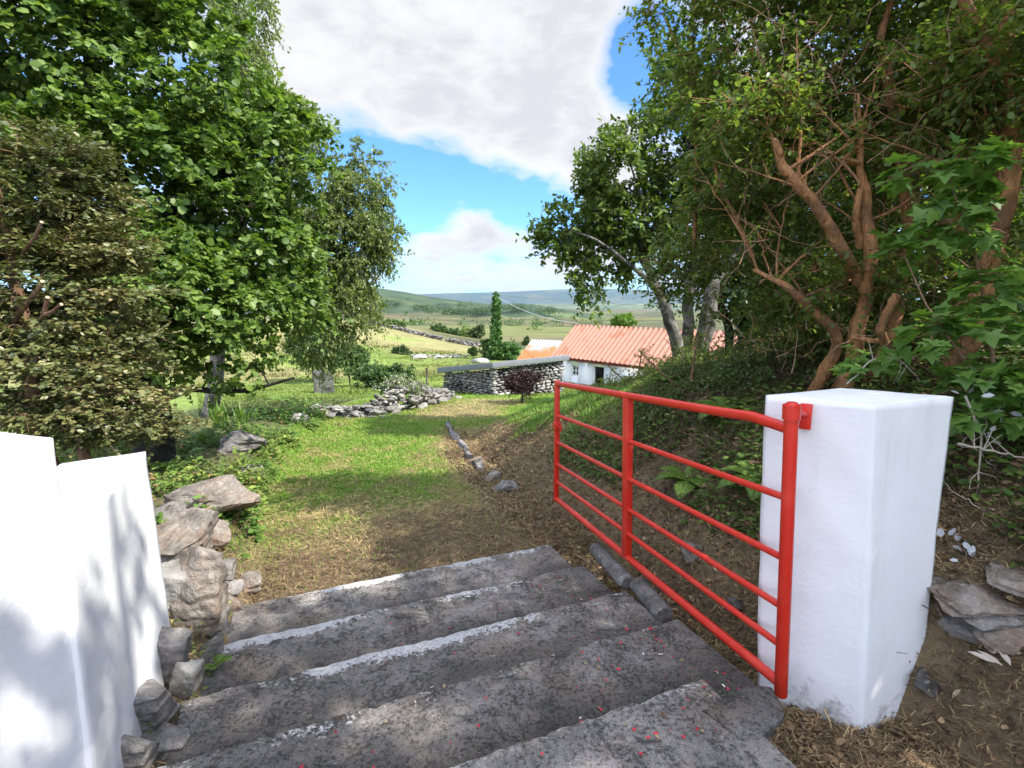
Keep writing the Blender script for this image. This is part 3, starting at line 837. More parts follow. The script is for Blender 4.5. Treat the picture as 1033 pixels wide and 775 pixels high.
def ground_at(px, py, lo=1.3, hi=20):
    Y = min(np.linspace(lo, hi, 1200), key=lambda Y: abs(at(px, py, Y)[2] - gz(*at(px, py, Y)[:2]))); q = at(px, py, Y); q[2] = gz(q[0], q[1]); return q

G1 = 'boulders edging the path'
# centre pixel, pixel of the foot, width and height in the photograph, depth ratio, turn
for k, (cx, cy, by, wp, hp, dr, r, lab, mt) in enumerate([
    (214, 505, 521, 104, 38, .5, (.05, -.16, .15), 'long pale grey block lying farthest along the boulder edge', 'slate'),
    (184, 546, 580, 74, 48, 1.0, (.2, .12, .3), 'rust stained brown boulder top behind the upright slab', 'slate'),
    (198, 592, 636, 56, 104, .9, (.12, .10, .2), 'big fluted grey boulder standing upright beside the top step', 'slate'),
    (170, 590, 622, 50, 56, .8, (.3, .1, .3), 'white splashed stone against the end of the white wall', 'rubble'),
    (212, 656, 668, 30, 26, 1.0, (.2, .4, .8), 'small round grey stone wedged under the fluted boulder', 'slate_grey'),
    (186, 682, 712, 30, 70, .8, (.2, .25, .2), 'pale narrow stone leaning against the second step', 'rubble'),
    (163, 655, 690, 56, 66, .8, (.1, .3, .1), 'dark stone at the foot of the white wall', 'slate_grey'),
    (150, 705, 740, 60, 70, .9, (.3, .1, .6), 'dark jagged stone under the white wall beside the third step', 'slate_grey'),
    (122, 752, 775, 60, 60, .8, (.3, .2, .2), 'dark jagged stone at the nearest end of the white wall', 'slate_grey'),
    (172, 750, 765, 60, 50, .9, (.2, .1, .3), 'flat dark stone beside the lowest visible tread', 'slate_grey'),
    (233, 608, 618, 26, 22, 1.0, (.2, .3, .8), 'small pale stone at the corner of the top step', 'slate'),
    (226, 572, 584, 26, 20, 1.0, (.2, .3, .1), 'small grey cobble beside the fluted boulder', 'slate_grey'),
    (228, 592, 600, 36, 16, .8, (.2, .0, .6), 'thin grey stone under the small cobble', 'slate_grey'),
    (248, 588, 597, 34, 22, .8, (.2, .0, .3), 'low tan stone in straw beside the top step', 'slate'),
    (166, 520, 540, 40, 30, .8, (.1, .0, .9), 'dark stone half hidden in weeds behind the white wall', 'slate_grey'),
    (244, 446, 456, 46, 26, .8, (.1, .0, .3), 'pale stone showing through the ivy', 'slate_grey'),
    (252, 474, 480, 26, 16, .8, (.1, .0, .5), 'small pale stone under the ivy covered stone', 'rubble'),
    (302, 420, 426, 18, 12, .8, (.1, .0, .5), 'lichen grey stone at the ivy end of the edging', 'rubble'),
    (206, 536, 548, 50, 22, .8, (.1, .1, .2), 'low straw covered stone between the long block and the rusty boulder', 'slate'),
    (212, 628, 640, 36, 40, .8, (.1, .3, .5), 'grey stone tucked against the fluted boulder', 'slate_grey'),
]):
    f = ground_at(cx, by); Y = f[1]; dep = wp * Y / FPX * dr
    c = at(cx, cy, Y + dep * .25); c[2] -= .14 * hp * Y / FPX if k >= 5 else .02
    stone('boulder', c, (wp * Y / FPX * 1.12, dep, hp * Y / FPX * 1.15), r, lab, mt, 40 + k, 'boulder', G1, rough=.10, sub=5 if wp > 45 else 4)

for k, (px, py, z, d, r, lab, mt) in enumerate([
    (1003, 622, .48, (.40, .22, .075), (.1, .18, -.2), 'pale grey slate slab topmost beside the shaded pillar', 'slate_grey'),
    (1000, 608, .60, (.46, .3, .06), (.05, .2, .15), 'mossy brown slab lying above the pale slate slab', 'slate'),
    (975, 640, .38, (.19, .15, .07), (.1, .2, .1), 'small rounded slate at the pillar foot', 'slate_grey'),
    (1032, 590, .66, (.34, .3, .07), (.0, .1, .2), 'wide dark slab cut by the picture edge', 'slate'),
    (952, 600, .56, (.16, .14, .06), (.3, .3, .1), 'thin flake of slate touching the pillar', 'slate_grey'),
    (935, 690, .10, (.16, .12, .05), (.5, .1, .3), 'grey flake lying in straw beneath the pillar', 'slate_grey'),
    (1015, 640, .40, (.3, .2, .07), (.1, .1, .3), 'rusty brown slate under the pale slab', 'slate'),
]):
    _q = ground_at(px, py, 1.4, 4)
    stone('slate_stone', _q + A([0, 0, d[2] * .35]), d, (r[0] + .12, r[1] - .28, r[2] + .1), lab, mt, 80 + k, 'stone', 'slates beside the shaded pillar')

for k, (px, py, d, r, lab, mt) in enumerate([
    (512, 495, (.36, .26, .24), (.2, .0, .5), 'squared grey stone on the bare soil beyond the gate end', 'slate_grey'),
    (497, 484, (.34, .22, .2), (.2, .0, 1.2), 'flat pale stone just beyond the squared grey one', 'slate'),
    (482, 468, (.3, .24, .18), (.1, .0, .3), 'small brown stone in the soil of the bank foot', 'slate'),
    (700, 560, (.24, .2, .14), (.4, .3, .3), 'brown stone lying behind the lower gate bars', 'slate'),
    (745, 610, (.14, .1, .08), (.4, .3, .3), 'small grey stone behind the gate near the pillar', 'slate_grey'),
]):
    # lay each on the ground under its pixel
    best = min(np.linspace(1.6, 16, 800), key=lambda Y: abs(at(px, py, Y)[2] - gz(*at(px, py, Y)[:2])))
    q = at(px, py, best); q[2] = gz(q[0], q[1]) + d[2] * .15
    stone('loose_stone', q, d, r, lab, mt, 100 + k, 'stone', 'loose stones on the bank')

# low slabs set on edge that border the grass path
ed = [(486, 476), (477, 466), (470, 457), (463, 448), (457, 440), (453, 433), (451, 427)]
for k, nm in enumerate(['nearest the gate', 'second from the gate', 'third from the gate', 'fourth from the gate', 'fifth from the gate', 'farthest from the gate']):
    a, b = ground_at(*ed[k]), ground_at(*ed[k + 1]); c = (a + b) / 2; d = b - a; L = math.hypot(d[0], d[1])
    stone('edging_stone', c - A([0, 0, .01]), (L * 1.2, .13, .24), (.1 * (-1) ** k, -math.atan2(d[2], L), math.atan2(d[1], d[0])), 'low dark slab edging the grass path, ' + nm, 'slate_grey', 300 + k, 'kerb', 'edging slabs of the grass path', cuts=5)

# two rounded kerb lengths under the gate
def kerb(p0, p1, r, lab):
    m = Mesh(); s = np.linspace(0, 1, 22)[:, None]; Q = p0 + (p1 - p0) * s
    rr = r * (1 + .12 * (fbm(s[:, 0] * 5 + p0[1] * 9, s[:, 0] * 0, 3) - .5)); rr[0] *= .8; rr[-1] *= .8
    m.tube(Q, rr, 18, cap=True, flat=.85)
    tag(m.out('kerb_stone', M['slate_grey'], smoothed=True), lab, 'kerb', 'round kerb stones under the gate')
kerb(atz(601, 553, -.22), atz(634, 589, -.17), .062, 'rounded grey kerb stone under the far half of the gate')
kerb(atz(643, 589, -.16), atz(671, 621, -.10), .062, 'rounded grey kerb stone under the middle of the gate')

# ================================================================== RUBBLE WALLS
def rubble_wall(name, pts, h, wd, n, label, mat='rubble', size=.28, cat='stone wall', sub=2, jag=.3):
    P = A(pts, ); s = np.concatenate([[0], np.cumsum(np.linalg.norm(np.diff(P, axis=0), axis=1))])
    m = Mesh()
    for k in range(n):
        t = rng.random() * s[-1]; hf = rng.random() ** .9
        x = np.interp(t, s, P[:, 0]); y = np.interp(t, s, P[:, 1]); hh = np.interp(t, s, h if np.ndim(h) else [h] * len(s))
        j = min(np.searchsorted(s, t, 'right') - 1, len(P) - 2); d = nrm(P[j + 1] - P[j]); nv = A([-d[1], d[0]])
        off = rng.normal() * wd * (1.15 - .6 * hf)
        sz = size * rng.uniform(.5, 1.25) * (1.1 - .35 * hf)
        V, F = rock((sz * rng.uniform(.9, 1.6), sz * rng.uniform(.6, 1), sz * rng.uniform(.3, .6)), sub, 7, .06,
                    (rng.normal() * jag, rng.normal() * jag, math.atan2(d[1], d[0]) + rng.normal() * .35))
        px, py = x + nv[0] * off, y + nv[1] * off
        m.add(V + A([px, py, gz(px, py) + hh * hf]), F)
    return tag(m.out(name, M[mat]), label, cat)

rubble_wall('dry_stone_wall', [(-3.35, 12.3), (-2.9, 12.8), (-2.5, 13.5), (-2.25, 14.4), (-2.1, 15.6)], [.30, .62, .66, .38, .25], .20, 420,
            'tumbled pale dry stone wall beside the grey topped shed', size=.25)
rubble_wall('dry_stone_wall', [(-4.75, 11.9), (-4.2, 12.0), (-3.6, 12.1), (-3.2, 12.4)], [.16, .25, .25, .3], .18, 240,
            'low scattered stones of the wall end nearest the ferns', size=.20)
rubble_wall('dry_stone_wall', [at(362, 322, 74)[:2], at(395, 329, 70)[:2], at(430, 339, 66)[:2], at(480, 350, 62)[:2]], .45, .25, 420,
            'distant straight field wall along the top of the tan meadow', size=.62, sub=1, mat='slate_grey')
rubble_wall('dry_stone_wall', [at(416, 361, 42)[:2], at(430, 362, 42)[:2], at(470, 360, 44)[:2]], .25, .3, 46,
            'short broken row of field stones below the pole', size=.5, sub=2)
for k, (px, py, Y, d, lab) in enumerate([(424, 361, 41, (1.3, 1.0, .7), 'pale grey field boulder right of the small round bush'),
                                         (444, 361, 42, (1.0, .8, .4), 'low flat field boulder in the middle of the meadow'),
                                         (484, 364, 39, (1.5, 1.2, .6), 'dark boulder at the foot of the ivy clad pole')]):
    q = at(px, py, Y); stone('field_boulder', (q[0], q[1], gz(q[0], q[1]) + d[2] * .2), d, (0, 0, k), lab, 'rubble', 200 + k, 'boulder', 'boulders in the meadow', 3)
# standing stone pier in the field
q = at(326, 378, 19); V, F = ico(4); V = np.clip(V * 1.9, -1, 1) * A([.34, .34, .52]); V = V * (1 + .10 * (noise3(V, 6) - .5))[:, None]; V = V @ A([[.92, .39, 0], [-.39, .92, 0], [0, 0, 1]])
o = build('stone_pier', V, [F], stone_mat('dark_pier_stone', (.07, .066, .06), (.17, .16, .145), (.035, .033, .03)), smoothed=True); o.location = (q[0], q[1], gz(q[0], q[1]) + .28)
tag(o, 'squat square grey stone pier standing alone in the field', 'pier')
# small timber fence post by the wall
q = at(431, 395, 16.5); m = Mesh(); z0 = gz(q[0], q[1]); m.tube([[q[0], q[1], z0 - .2], [q[0], q[1], z0 + .95]], .035, 8, cap=True)
tag(m.out('fence_post', bark_mat('old_timber', (.10, .08, .06), (.2, .17, .14))), 'thin dark timber fence post beyond the tumbled wall', 'post')

# ================================================================== STONE SHED WITH GREY ROOF SLAB
def masonry_face(m, p0, p1, z0, z1a, z1b, nrm_, course=.105, ln=.26, sub=2):
    d = p1 - p0; L = np.linalg.norm(d); d = d / L
    z = z0
    while z < max(z1a, z1b):
        hgt = course * rng.uniform(.6, 1.45); s = -rng.random() * ln
        while s < L:
            l = ln * rng.uniform(.45, 1.5); c = min(max(s + l / 2, .05), L - .05); top = z1a + (z1b - z1a) * c / L
            if z + hgt * .6 < top:
                V, F = rock((l * rng.uniform(.8, 1.0), .17, hgt * rng.uniform(.75, 1.25)), sub, 6, .08, (rng.normal() * .10, rng.normal() * .14, math.atan2(d[1], d[0]) + rng.normal() * .10))
                q = p0 + d * c - nrm_ * (.05 + .025 * rng.random())
                m.add(V + A([q[0], q[1], z + hgt / 2]), F)
            s += l
        z += hgt

def make_shed():
    C = A([-.62, 17.0]); dr = nrm(A([.75, .66])); dl = nrm(A([-.66, .75]))
    Rr = C + dr * 3.4; Lf = C + dl * 3.0; Bk = Rr + dl * 3.0
    zc, zr, zl = -.42, -.40, -.86; zb = -2.7
    th = thing('stone_shed', (C[0], C[1], -1.4), 'low rubble stone shed with a flat grey roof slab', 'shed')
    m = Mesh()
    i = .12; n_r = A([dr[1], -dr[0]]); n_l = A([-dr[0], -dr[1]])
    n_l = -dr
    core = [C + (dr + dl) * i, Rr + (dl - dr) * i, Bk - (dr + dl) * i, Lf + (dr - dl) * i]
    zt = [zc - .05, zr - .05, zl - .05, zl - .05]
    V = [[*p, zb] for p in core] + [[*p, z] for p, z in zip(core, zt)]
    m.add(V, [[0, 1, 5, 4], [1, 2, 6, 5], [2, 3, 7, 6], [3, 0, 4, 7], [4, 5, 6, 7]], mi=1)
    masonry_face(m, C, Rr, zb, zc - .02, zr - .02, n_r)
    masonry_face(m, Lf, C, zb, zl - .02, zc - .02, n_l)
    m.out('wall', [M['shedstone'], M['mortar']], th)
    m = Mesh(); e = .16
    cs = [C - (dr + dl) * e, Rr + (dr * e - dl * e), Bk + (dr + dl) * e, Lf + (dl - dr) * e]
    zz = [zc + .02, zr + .02, zl - .02, zl - .02]
    V = [[*p, z] for p, z in zip(cs, zz)] + [[*p, z + .21] for p, z in zip(cs, zz)]
    m.add(V, [[3, 2, 1, 0], [0, 1, 5, 4], [1, 2, 6, 5], [2, 3, 7, 6], [3, 0, 4, 7], [4, 5, 6, 7]])
    bevel(m.out('roof_slab', plain('grey_roof_slab', (.17, .185, .195), .8, .3, 5), th), .02)
make_shed()

# ================================================================== COTTAGE
def tin_mat(name, base, rust, amt, sc=1.2, rough=.55):
    k = Mat(name); n1 = k.noise(sc, 6, .65); n2 = k.noise(sc * 9, 4, .6)
    c = k.mix(n2, A(base) * .85, np.minimum(A(base) * 1.15, .95))
    c = k.mix(k.ramp(n1, [(.62 - amt, 0.), (.72 - amt, 1.)]), c, rust)
    return k.done(c, rough, k.bump(n2, .15, .01))

def corrugated(m, a, b, c, d, pitch=.30, amp=.036, nv=6):
    """sheet with corners a(eave left) b(eave right) c(ridge right) d(ridge left); ribs run eave to ridge"""
    a, b, c, d = (A(q, ) for q in (a, b, c, d))
    L = np.linalg.norm(b - a); nu = int(L / pitch * 8) + 1
    s = np.linspace(0, 1, nu)[:, None, None]; t = np.linspace(0, 1, nv)[None, :, None]
    P = (1 - s) * (1 - t) * a + s * (1 - t) * b + s * t * c + (1 - s) * t * d
    nn_ = nrm(np.cross(b - a, d - a))
    w = np.cos(s[..., 0] * L / pitch * 2 * math.pi); w = np.sign(w) * np.abs(w) ** .6
    P = P + nn_ * (amp * w)[..., None]
    i = np.arange(nu - 1)[:, None] * nv; j = np.arange(nv - 1)[None]
    f = np.stack([i + j, i + nv + j, i + nv + j + 1, i + j + 1], -1).reshape(-1, 4)
    m.add(P.reshape(-1, 3), f)

def make_house():
    r = nrm(A([.62, -.79])); inn = A([.79, .62])
    E0 = A([2.26, 28.0]); Lh = 11.5; w = 1.78
    ze, zr = -1.06, .56
    def p(t, s, z): q = E0 + r * t + inn * s; return A([q[0], q[1], z])
    th = thing('cottage', p(Lh / 2, w, -3.2), 'white walled cottage with a salmon pink corrugated roof', 'cottage')
    wallm = plain('whitewash', (.80, .80, .80), .8, .05, 3)
    m = Mesh(); o = .16; zb = -3.6; zt = ze + .02
    # front wall in pieces round the window and the door
    tw0, tw1, zw0, zw1 = 1.22, 1.74, -2.05, -1.50
    td0, td1, zd1 = 2.75, 3.55, -1.34
    th_ = .30
    def wall(t0, t1, z0, z1): m.box(p((t0 + t1) / 2, o + th_ / 2, (z0 + z1) / 2), A([*r, 0]) * (t1 - t0) / 2, A([*inn, 0]) * th_ / 2, A([0, 0, (z1 - z0) / 2]))
    wall(.12, tw0, zb, zt); wall(tw0, tw1, zb, zw0); wall(tw0, tw1, zw1, zt); wall(tw1, td0, zb, zt); wall(td0, td1, zd1, zt)
    wall(td1, 6.2, zb, zt); wall(6.2, 6.8, zb, -2.05); wall(6.2, 6.8, -1.5, zt); wall(6.8, Lh - .12, zb, zt)
    # gables and back
    for t in (.12, Lh - .12):
        sgn = 1 if t < 1 else -1
        a = [p(t, o + th_, zb), p(t, 2 * w - o, zb), p(t, 2 * w - o, zt), p(t, w, zr - .08), p(t, o + th_, zt)]
        b = [q + A([*(r * sgn * th_), 0]) for q in a]
        V = a + b; m.add(V, [[0, 1, 2, 4], [5, 9, 7, 6]], [[2, 3, 4], [7, 9, 8]]); m.add(V, [[k, 5 + k, 5 + (k + 1) % 5, (k + 1) % 5] for k in range(5)])
    m.box(p(Lh / 2, 2 * w - o - .1, (zb + zt) / 2), A([*r, 0]) * (Lh / 2 - .42), A([*inn, 0]) * .1, A([0, 0, (zt - zb) / 2]))
    m.out('wall', wallm, th)
    m = Mesh(); k = .05
    corrugated(m, p(-.1, -.06, ze - .03), p(Lh + .1, -.06, ze - .03), p(Lh + .1, w, zr), p(-.1, w, zr))
    corrugated(m, p(Lh + .1, 2 * w + .06, ze - .03), p(-.1, 2 * w + .06, ze - .03), p(-.1, w, zr), p(Lh + .1, w, zr))
    roof = m.out('roof', tin_mat('pink_painted_tin', (.46, .215, .145), (.38, .15, .08), .07), th, smoothed=True)
    m = Mesh(); m.tube([p(-.12, w, zr + .03), p(Lh + .12, w, zr + .03)], .085, 10, cap=True, flat=.7)
    m.out('ridge_cap', plain('ridge_tin', (.48, .27, .20), .6), roof)
    m = Mesh(); m.box(p(Lh / 2, .02, ze - .11), A([*r, 0]) * (Lh / 2 + .08), A([*inn, 0]) * .02, A([0, 0, .075]))
    m.out('fascia', plain('dark_red_board', (.16, .03, .025), .6), th)
    trim = plain('white_joinery', (.78, .78, .76), .5, .04); glass = plain('dark_glass', (.03, .035, .04), .08, .1, spec=.6); redm = plain('red_sill', (.42, .035, .04), .6)
    def window(t0, t1, z0, z1):
        W = Mesh(); s = o + .12
        X = A([*r, 0]); N_ = A([*inn, 0]); Z = A([0, 0, 1.])
        for tt in (t0 + .03, t1 - .03, (t0 + t1) / 2): W.box(p(tt, s, (z0 + z1) / 2), X * .028, N_ * .03, Z * (z1 - z0) / 2)
        for zz, hh in ((z0 + .03, .03), (z1 - .03, .03), ((z0 + z1) / 2, .02)): W.box(p((t0 + t1) / 2, s + .002, zz), X * ((t1 - t0) / 2 - .002), N_ * .026, Z * hh)
        f = W.out('window', trim, th)
        W = Mesh(); W.box(p((t0 + t1) / 2, s + .025, (z0 + z1) / 2), X * ((t1 - t0) / 2 - .01), N_ * .006, Z * ((z1 - z0) / 2 - .01)); W.out('pane', glass, f)
        W = Mesh(); W.box(p((t0 + t1) / 2, o - .03, z0 - .08), X * ((t1 - t0) / 2 + .14), N_ * .10, Z * .08); W.out('sill', redm, f)
    window(tw0, tw1, zw0, zw1); window(6.2, 6.8, -2.05, -1.5)
    W = Mesh(); X = A([*r, 0]); N_ = A([*inn, 0]); Z = A([0, 0, 1.]); s = o + .10
    for tt in (td0 + .04, td1 - .04): W.box(p(tt, s, (zb + zd1) / 2), X * .04, N_ * .05, Z * (zd1 - zb) / 2)
    W.box(p((td0 + td1) / 2, s + .002, zd1 - .04), X * ((td1 - td0) / 2 - .002), N_ * .048, Z * .04)
    dr = W.out('door', trim, th)
    W = Mesh(); W.box(p((td0 + td1) / 2, s + .05, (zb + zd1) / 2), X * ((td1 - td0) / 2 - .05), N_ * .02, Z * ((zd1 - zb) / 2 - .05))
    W.out('door_leaf', plain('dark_green_door', (.05, .06, .05), .5), dr)
make_house()

def make_outhouse():
    a, b, c, d = at(521, 364, 31.5), at(561, 364, 29.8), at(574, 344, 33.0), at(537, 342.5, 34.5)
    th = thing('outhouse', ((a + b) / 2 - A([0, 0, 1.2])), 'small outhouse with a rusty corrugated tin roof', 'outhouse')
    m = Mesh(); corrugated(m, a, b, c, d, .22, .024)
    e, f = c + (c - b) * A([1, 1, -1]), d + (d - a) * A([1, 1, -1])
    corrugated(m, f, e, c, d, .22, .024)
    k = Mat('rusty_tin'); n1 = k.noise(.9, 6, .7); n2 = k.noise(14, 4, .6)
    xyz = k.n('ShaderNodeSeparateXYZ'); k.l(k.pos(), xyz.inputs[0])
    hgt = k.math('MULTIPLY', k.math('ADD', xyz.outputs['Z'], float(-a[2])), .42)
    c1 = k.mix(n2, (.36, .105, .03), (.46, .17, .06)); c2 = k.mix(n2, (.34, .335, .345), (.46, .45, .45))
    fac = k.ramp(k.math('ADD', hgt, k.math('MULTIPLY', k.math('SUBTRACT', n1, .5), .7)), [(.26, 0.), (.38, 1.)])
    k.done(k.mix(fac, c1, c2), .6)
    m.out('roof', k.m, th, smoothed=True)
    m = Mesh(); low = lambda q: A([q[0], q[1], -4.2])
    V = [a, b, e, f]; cen = sum(V) / 4
    V = [q + (cen - q) * A([.06, .06, 0]) - A([0, 0, .04]) for q in V]; ap = [d + (cen - d) * A([.06, .06, 0]) - A([0, 0, .06]), c + (cen - c) * A([.06, .06, 0]) - A([0, 0, .06])]
    m.add(V + [low(q) for q in V], [[0, 4, 5, 1], [1, 5, 6, 2], [2, 6, 7, 3], [3, 7, 4, 0]])
    m.add([V[0], V[3], ap[0], V[1], V[2], ap[1]], [[0, 1, 2], [3, 5, 4]])
    m.out('wall', plain('old_whitewash', (.62, .61, .59), .85), th)
make_outhouse()

# ================================================================== POLE AND WIRE
pb = at(499.5, 362, 42); pt = at(501, 294, 42); pb[2] = gz(pb[0], pb[1])
th = thing('utility_pole', pb, 'tall wooden utility pole wrapped in ivy above the meadow', 'pole')
m = Mesh(); m.tube([pb - A([0, 0, .5]), pt], [.17, .10], 12, cap=True); m.out('pole', bark_mat('pole_timber', (.17, .15, .13), (.30, .27, .24)), th, smoothed=True)
m = Mesh(); m.box(pt - A([0, 0, .55]), A([.25, .06, 0]), A([-.02, .06, 0]), A([0, 0, .05])); m.out('crossarm', M['mortar'], th)
for dx in (-.2, .2):
    m = Mesh(); q = pt + A([dx, dx * .24, -.48]); m.tube([q, q + A([0, 0, .2])], .035, 8, cap=True); m.out('insulator', plain('insulator_white', (.7, .7, .68), .3), th)
he = A([3.7, 29.0, .62]); m = Mesh(); s = np.linspace(0, 1, 40)[:, None]
m.tube(pt - A([0, 0, .4]) + (he - pt + A([0, 0, .4])) * s - A([0, 0, 1.]) * (s * (1 - s) * 1.4), .022, 5)
wire_m = plain('pale_cable', (.5, .5, .5), .5)
tag(m.out('overhead_wire', wire_m), 'pale service cable running from the pole to the cottage roof', 'cable')
for k, (e, lab) in enumerate([((90, 95, -1.0), 'thin dark cable running from the pole behind the cottage tree'),]):
    e = A(e, float); m = Mesh(); m.tube(pt - A([0, 0, .3]) + (e - pt) * s - A([0, 0, 1.]) * (s * (1 - s) * 2.5), .016, 4)
    tag(m.out('overhead_wire', plain('dark_cable', (.1, .1, .1), .5)), lab, 'cable')

# ================================================================== LEAF AND BARK MATERIALS
L_BROAD = leaf_mat('broad_leaf', [(.05, (.060, .115, .024)), (.45, (.135, .215, .042)), (.8, (.24, .33, .075)), (1, (.38, .42, .12))], .44, .38, spec=.32)
L_BIRCH = leaf_mat('birch_leaf', [(.05, (.09, .14, .034)), (.5, (.18, .235, .06)), (.85, (.28, .30, .09)), (1, (.36, .28, .10))], .42, .42)
L_COTON = leaf_mat('small_dark_leaf', [(.05, (.05, .068, .026)), (.4, (.12, .145, .045)), (.75, (.22, .205, .075)), (1, (.36, .25, .12))], .40, .22, spec=.45, clump=2.2, var=.5)
L_FUCH = leaf_mat('fuchsia_leaf', [(.05, (.065, .12, .030)), (.4, (.125, .19, .045)), (.75, (.22, .275, .06)), (1, (.46, .44, .10))], .38, .5, clump=1.8, spec=.45)
L_HOLM = leaf_mat('leathery_leaf', [(.05, (.055, .10, .022)), (.5, (.135, .20, .036)), (.85, (.24, .31, .055)), (1, (.36, .37, .10))], .45, .38, spec=.28)
L_SYC = leaf_mat('lobed_leaf', [(.05, (.10, .20, .04)), (.5, (.15, .27, .055)), (1, (.22, .33, .08))], .45, .45)
L_BUSH = leaf_mat('bush_leaf', [(.05, (.050, .095, .025)), (.5, (.085, .150, .035)), (1, (.15, .21, .06))], .55, .3, clump=.6)
L_LIGHT = leaf_mat('light_bush_leaf', [(.05, (.10, .19, .03)), (.5, (.16, .27, .045)), (1, (.24, .34, .07))], .5, .4)
L_IVY = leaf_mat('ivy_leaf', [(.05, (.045, .11, .02)), (.5, (.08, .18, .03)), (1, (.14, .25, .05))], .4, .3)
L_RED = leaf_mat('dark_red_leaf', [(.05, (.018, .008, .009)), (.5, (.04, .014, .014)), (1, (.085, .026, .02))], .5, .2, (1.5, .6, .5))
L_SCRUB = leaf_mat('scrub_leaf', [(.05, (.11, .16, .035)), (.5, (.20, .26, .06)), (.85, (.32, .34, .08)), (1, (.5, .45, .08))], .5, .35, clump=3)
L_DARK = leaf_mat('deep_dark_leaf', [(.05, (.035, .065, .020)), (.5, (.07, .115, .030)), (1, (.12, .17, .04))], .45, .3)
L_FERN = leaf_mat('fern_green', [(.05, (.10, .19, .03)), (.5, (.16, .26, .045)), (1, (.26, .30, .08))], .5, .4)
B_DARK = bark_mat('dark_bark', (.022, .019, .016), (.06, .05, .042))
B_GREY = bark_mat('grey_bark', (.13, .115, .10), (.33, .30, .27), 18, (.06, .055, .05))
B_RED = bark_mat('red_brown_bark', (.30, .13, .052), (.62, .32, .14), 16, (.24, .125, .06))
B_TWIG = bark_mat('tan_twig', (.20, .115, .065), (.42, .26, .16), 20)
CUT = plain('pale_cut_wood', (.62, .42, .25), .8, .2, 30)

# ================================================================== TREES ON THE SUNLIT SIDE
tb = at(152, 425, 6.2); tb[2] = gz(tb[0], tb[1])
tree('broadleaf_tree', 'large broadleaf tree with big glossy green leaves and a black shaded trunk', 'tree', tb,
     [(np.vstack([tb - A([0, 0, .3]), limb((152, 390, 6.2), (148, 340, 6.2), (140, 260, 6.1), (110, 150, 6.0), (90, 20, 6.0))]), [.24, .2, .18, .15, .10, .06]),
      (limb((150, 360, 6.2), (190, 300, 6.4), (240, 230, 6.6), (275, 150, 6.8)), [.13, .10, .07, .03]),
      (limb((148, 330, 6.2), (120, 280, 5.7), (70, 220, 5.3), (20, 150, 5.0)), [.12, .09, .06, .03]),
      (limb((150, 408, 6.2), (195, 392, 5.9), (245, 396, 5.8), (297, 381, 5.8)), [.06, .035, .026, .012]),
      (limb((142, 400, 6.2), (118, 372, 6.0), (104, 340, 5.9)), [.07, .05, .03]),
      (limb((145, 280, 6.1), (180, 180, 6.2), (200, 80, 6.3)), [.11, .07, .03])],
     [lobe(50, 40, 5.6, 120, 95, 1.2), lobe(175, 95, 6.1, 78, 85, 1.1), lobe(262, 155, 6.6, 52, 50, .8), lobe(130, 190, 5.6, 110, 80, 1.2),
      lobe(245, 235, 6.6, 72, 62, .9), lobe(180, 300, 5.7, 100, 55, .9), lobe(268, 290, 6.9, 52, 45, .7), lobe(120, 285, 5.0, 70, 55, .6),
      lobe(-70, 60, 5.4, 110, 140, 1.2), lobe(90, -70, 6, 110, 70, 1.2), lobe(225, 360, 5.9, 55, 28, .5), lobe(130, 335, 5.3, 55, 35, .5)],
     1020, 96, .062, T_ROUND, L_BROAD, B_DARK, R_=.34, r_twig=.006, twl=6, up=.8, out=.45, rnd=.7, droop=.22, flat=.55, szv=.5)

bb = at(206, 402, 10.5); bb[2] = gz(bb[0], bb[1])
tree('birch_tree', 'feathery fine leaved birch rising behind the big broadleaf tree', 'tree', bb,
     [(np.vstack([bb - A([0, 0, .3]), limb((222, 330, 10.4), (245, 230, 10.2), (252, 120, 10), (242, 10, 9.8))]), [.16, .13, .10, .06, .02]),
      (limb((230, 290, 10.3), (300, 250, 10.3), (345, 210, 10.3), (372, 165, 10.3)), [.08, .055, .035, .012]),
      (limb((224, 330, 10.3), (300, 300, 10.2), (365, 280, 10.2)), [.05, .03, .012])],
     [lobe(362, 190, 10.3, 27, 38, .6), lobe(350, 235, 10.3, 44, 40, .8), lobe(320, 265, 10.3, 52, 48, .9), lobe(345, 300, 10.2, 36, 34, .6), lobe(384, 232, 10.3, 16, 30, .3), 
      lobe(236, 30, 9.9, 28, 42, .7), lobe(258, 95, 10, 26, 36, .6), lobe(300, 200, 10.2, 40, 60, .7), lobe(318, 340, 10.2, 20, 24, .4), lobe(292, 120, 10, 24, 30, .4)],
     900, 100, .058, T_OVAL, L_BIRCH, B_GREY, R_=.34, r_twig=.006, twl=7, up=.45, out=.2, rnd=1., droop=.7)

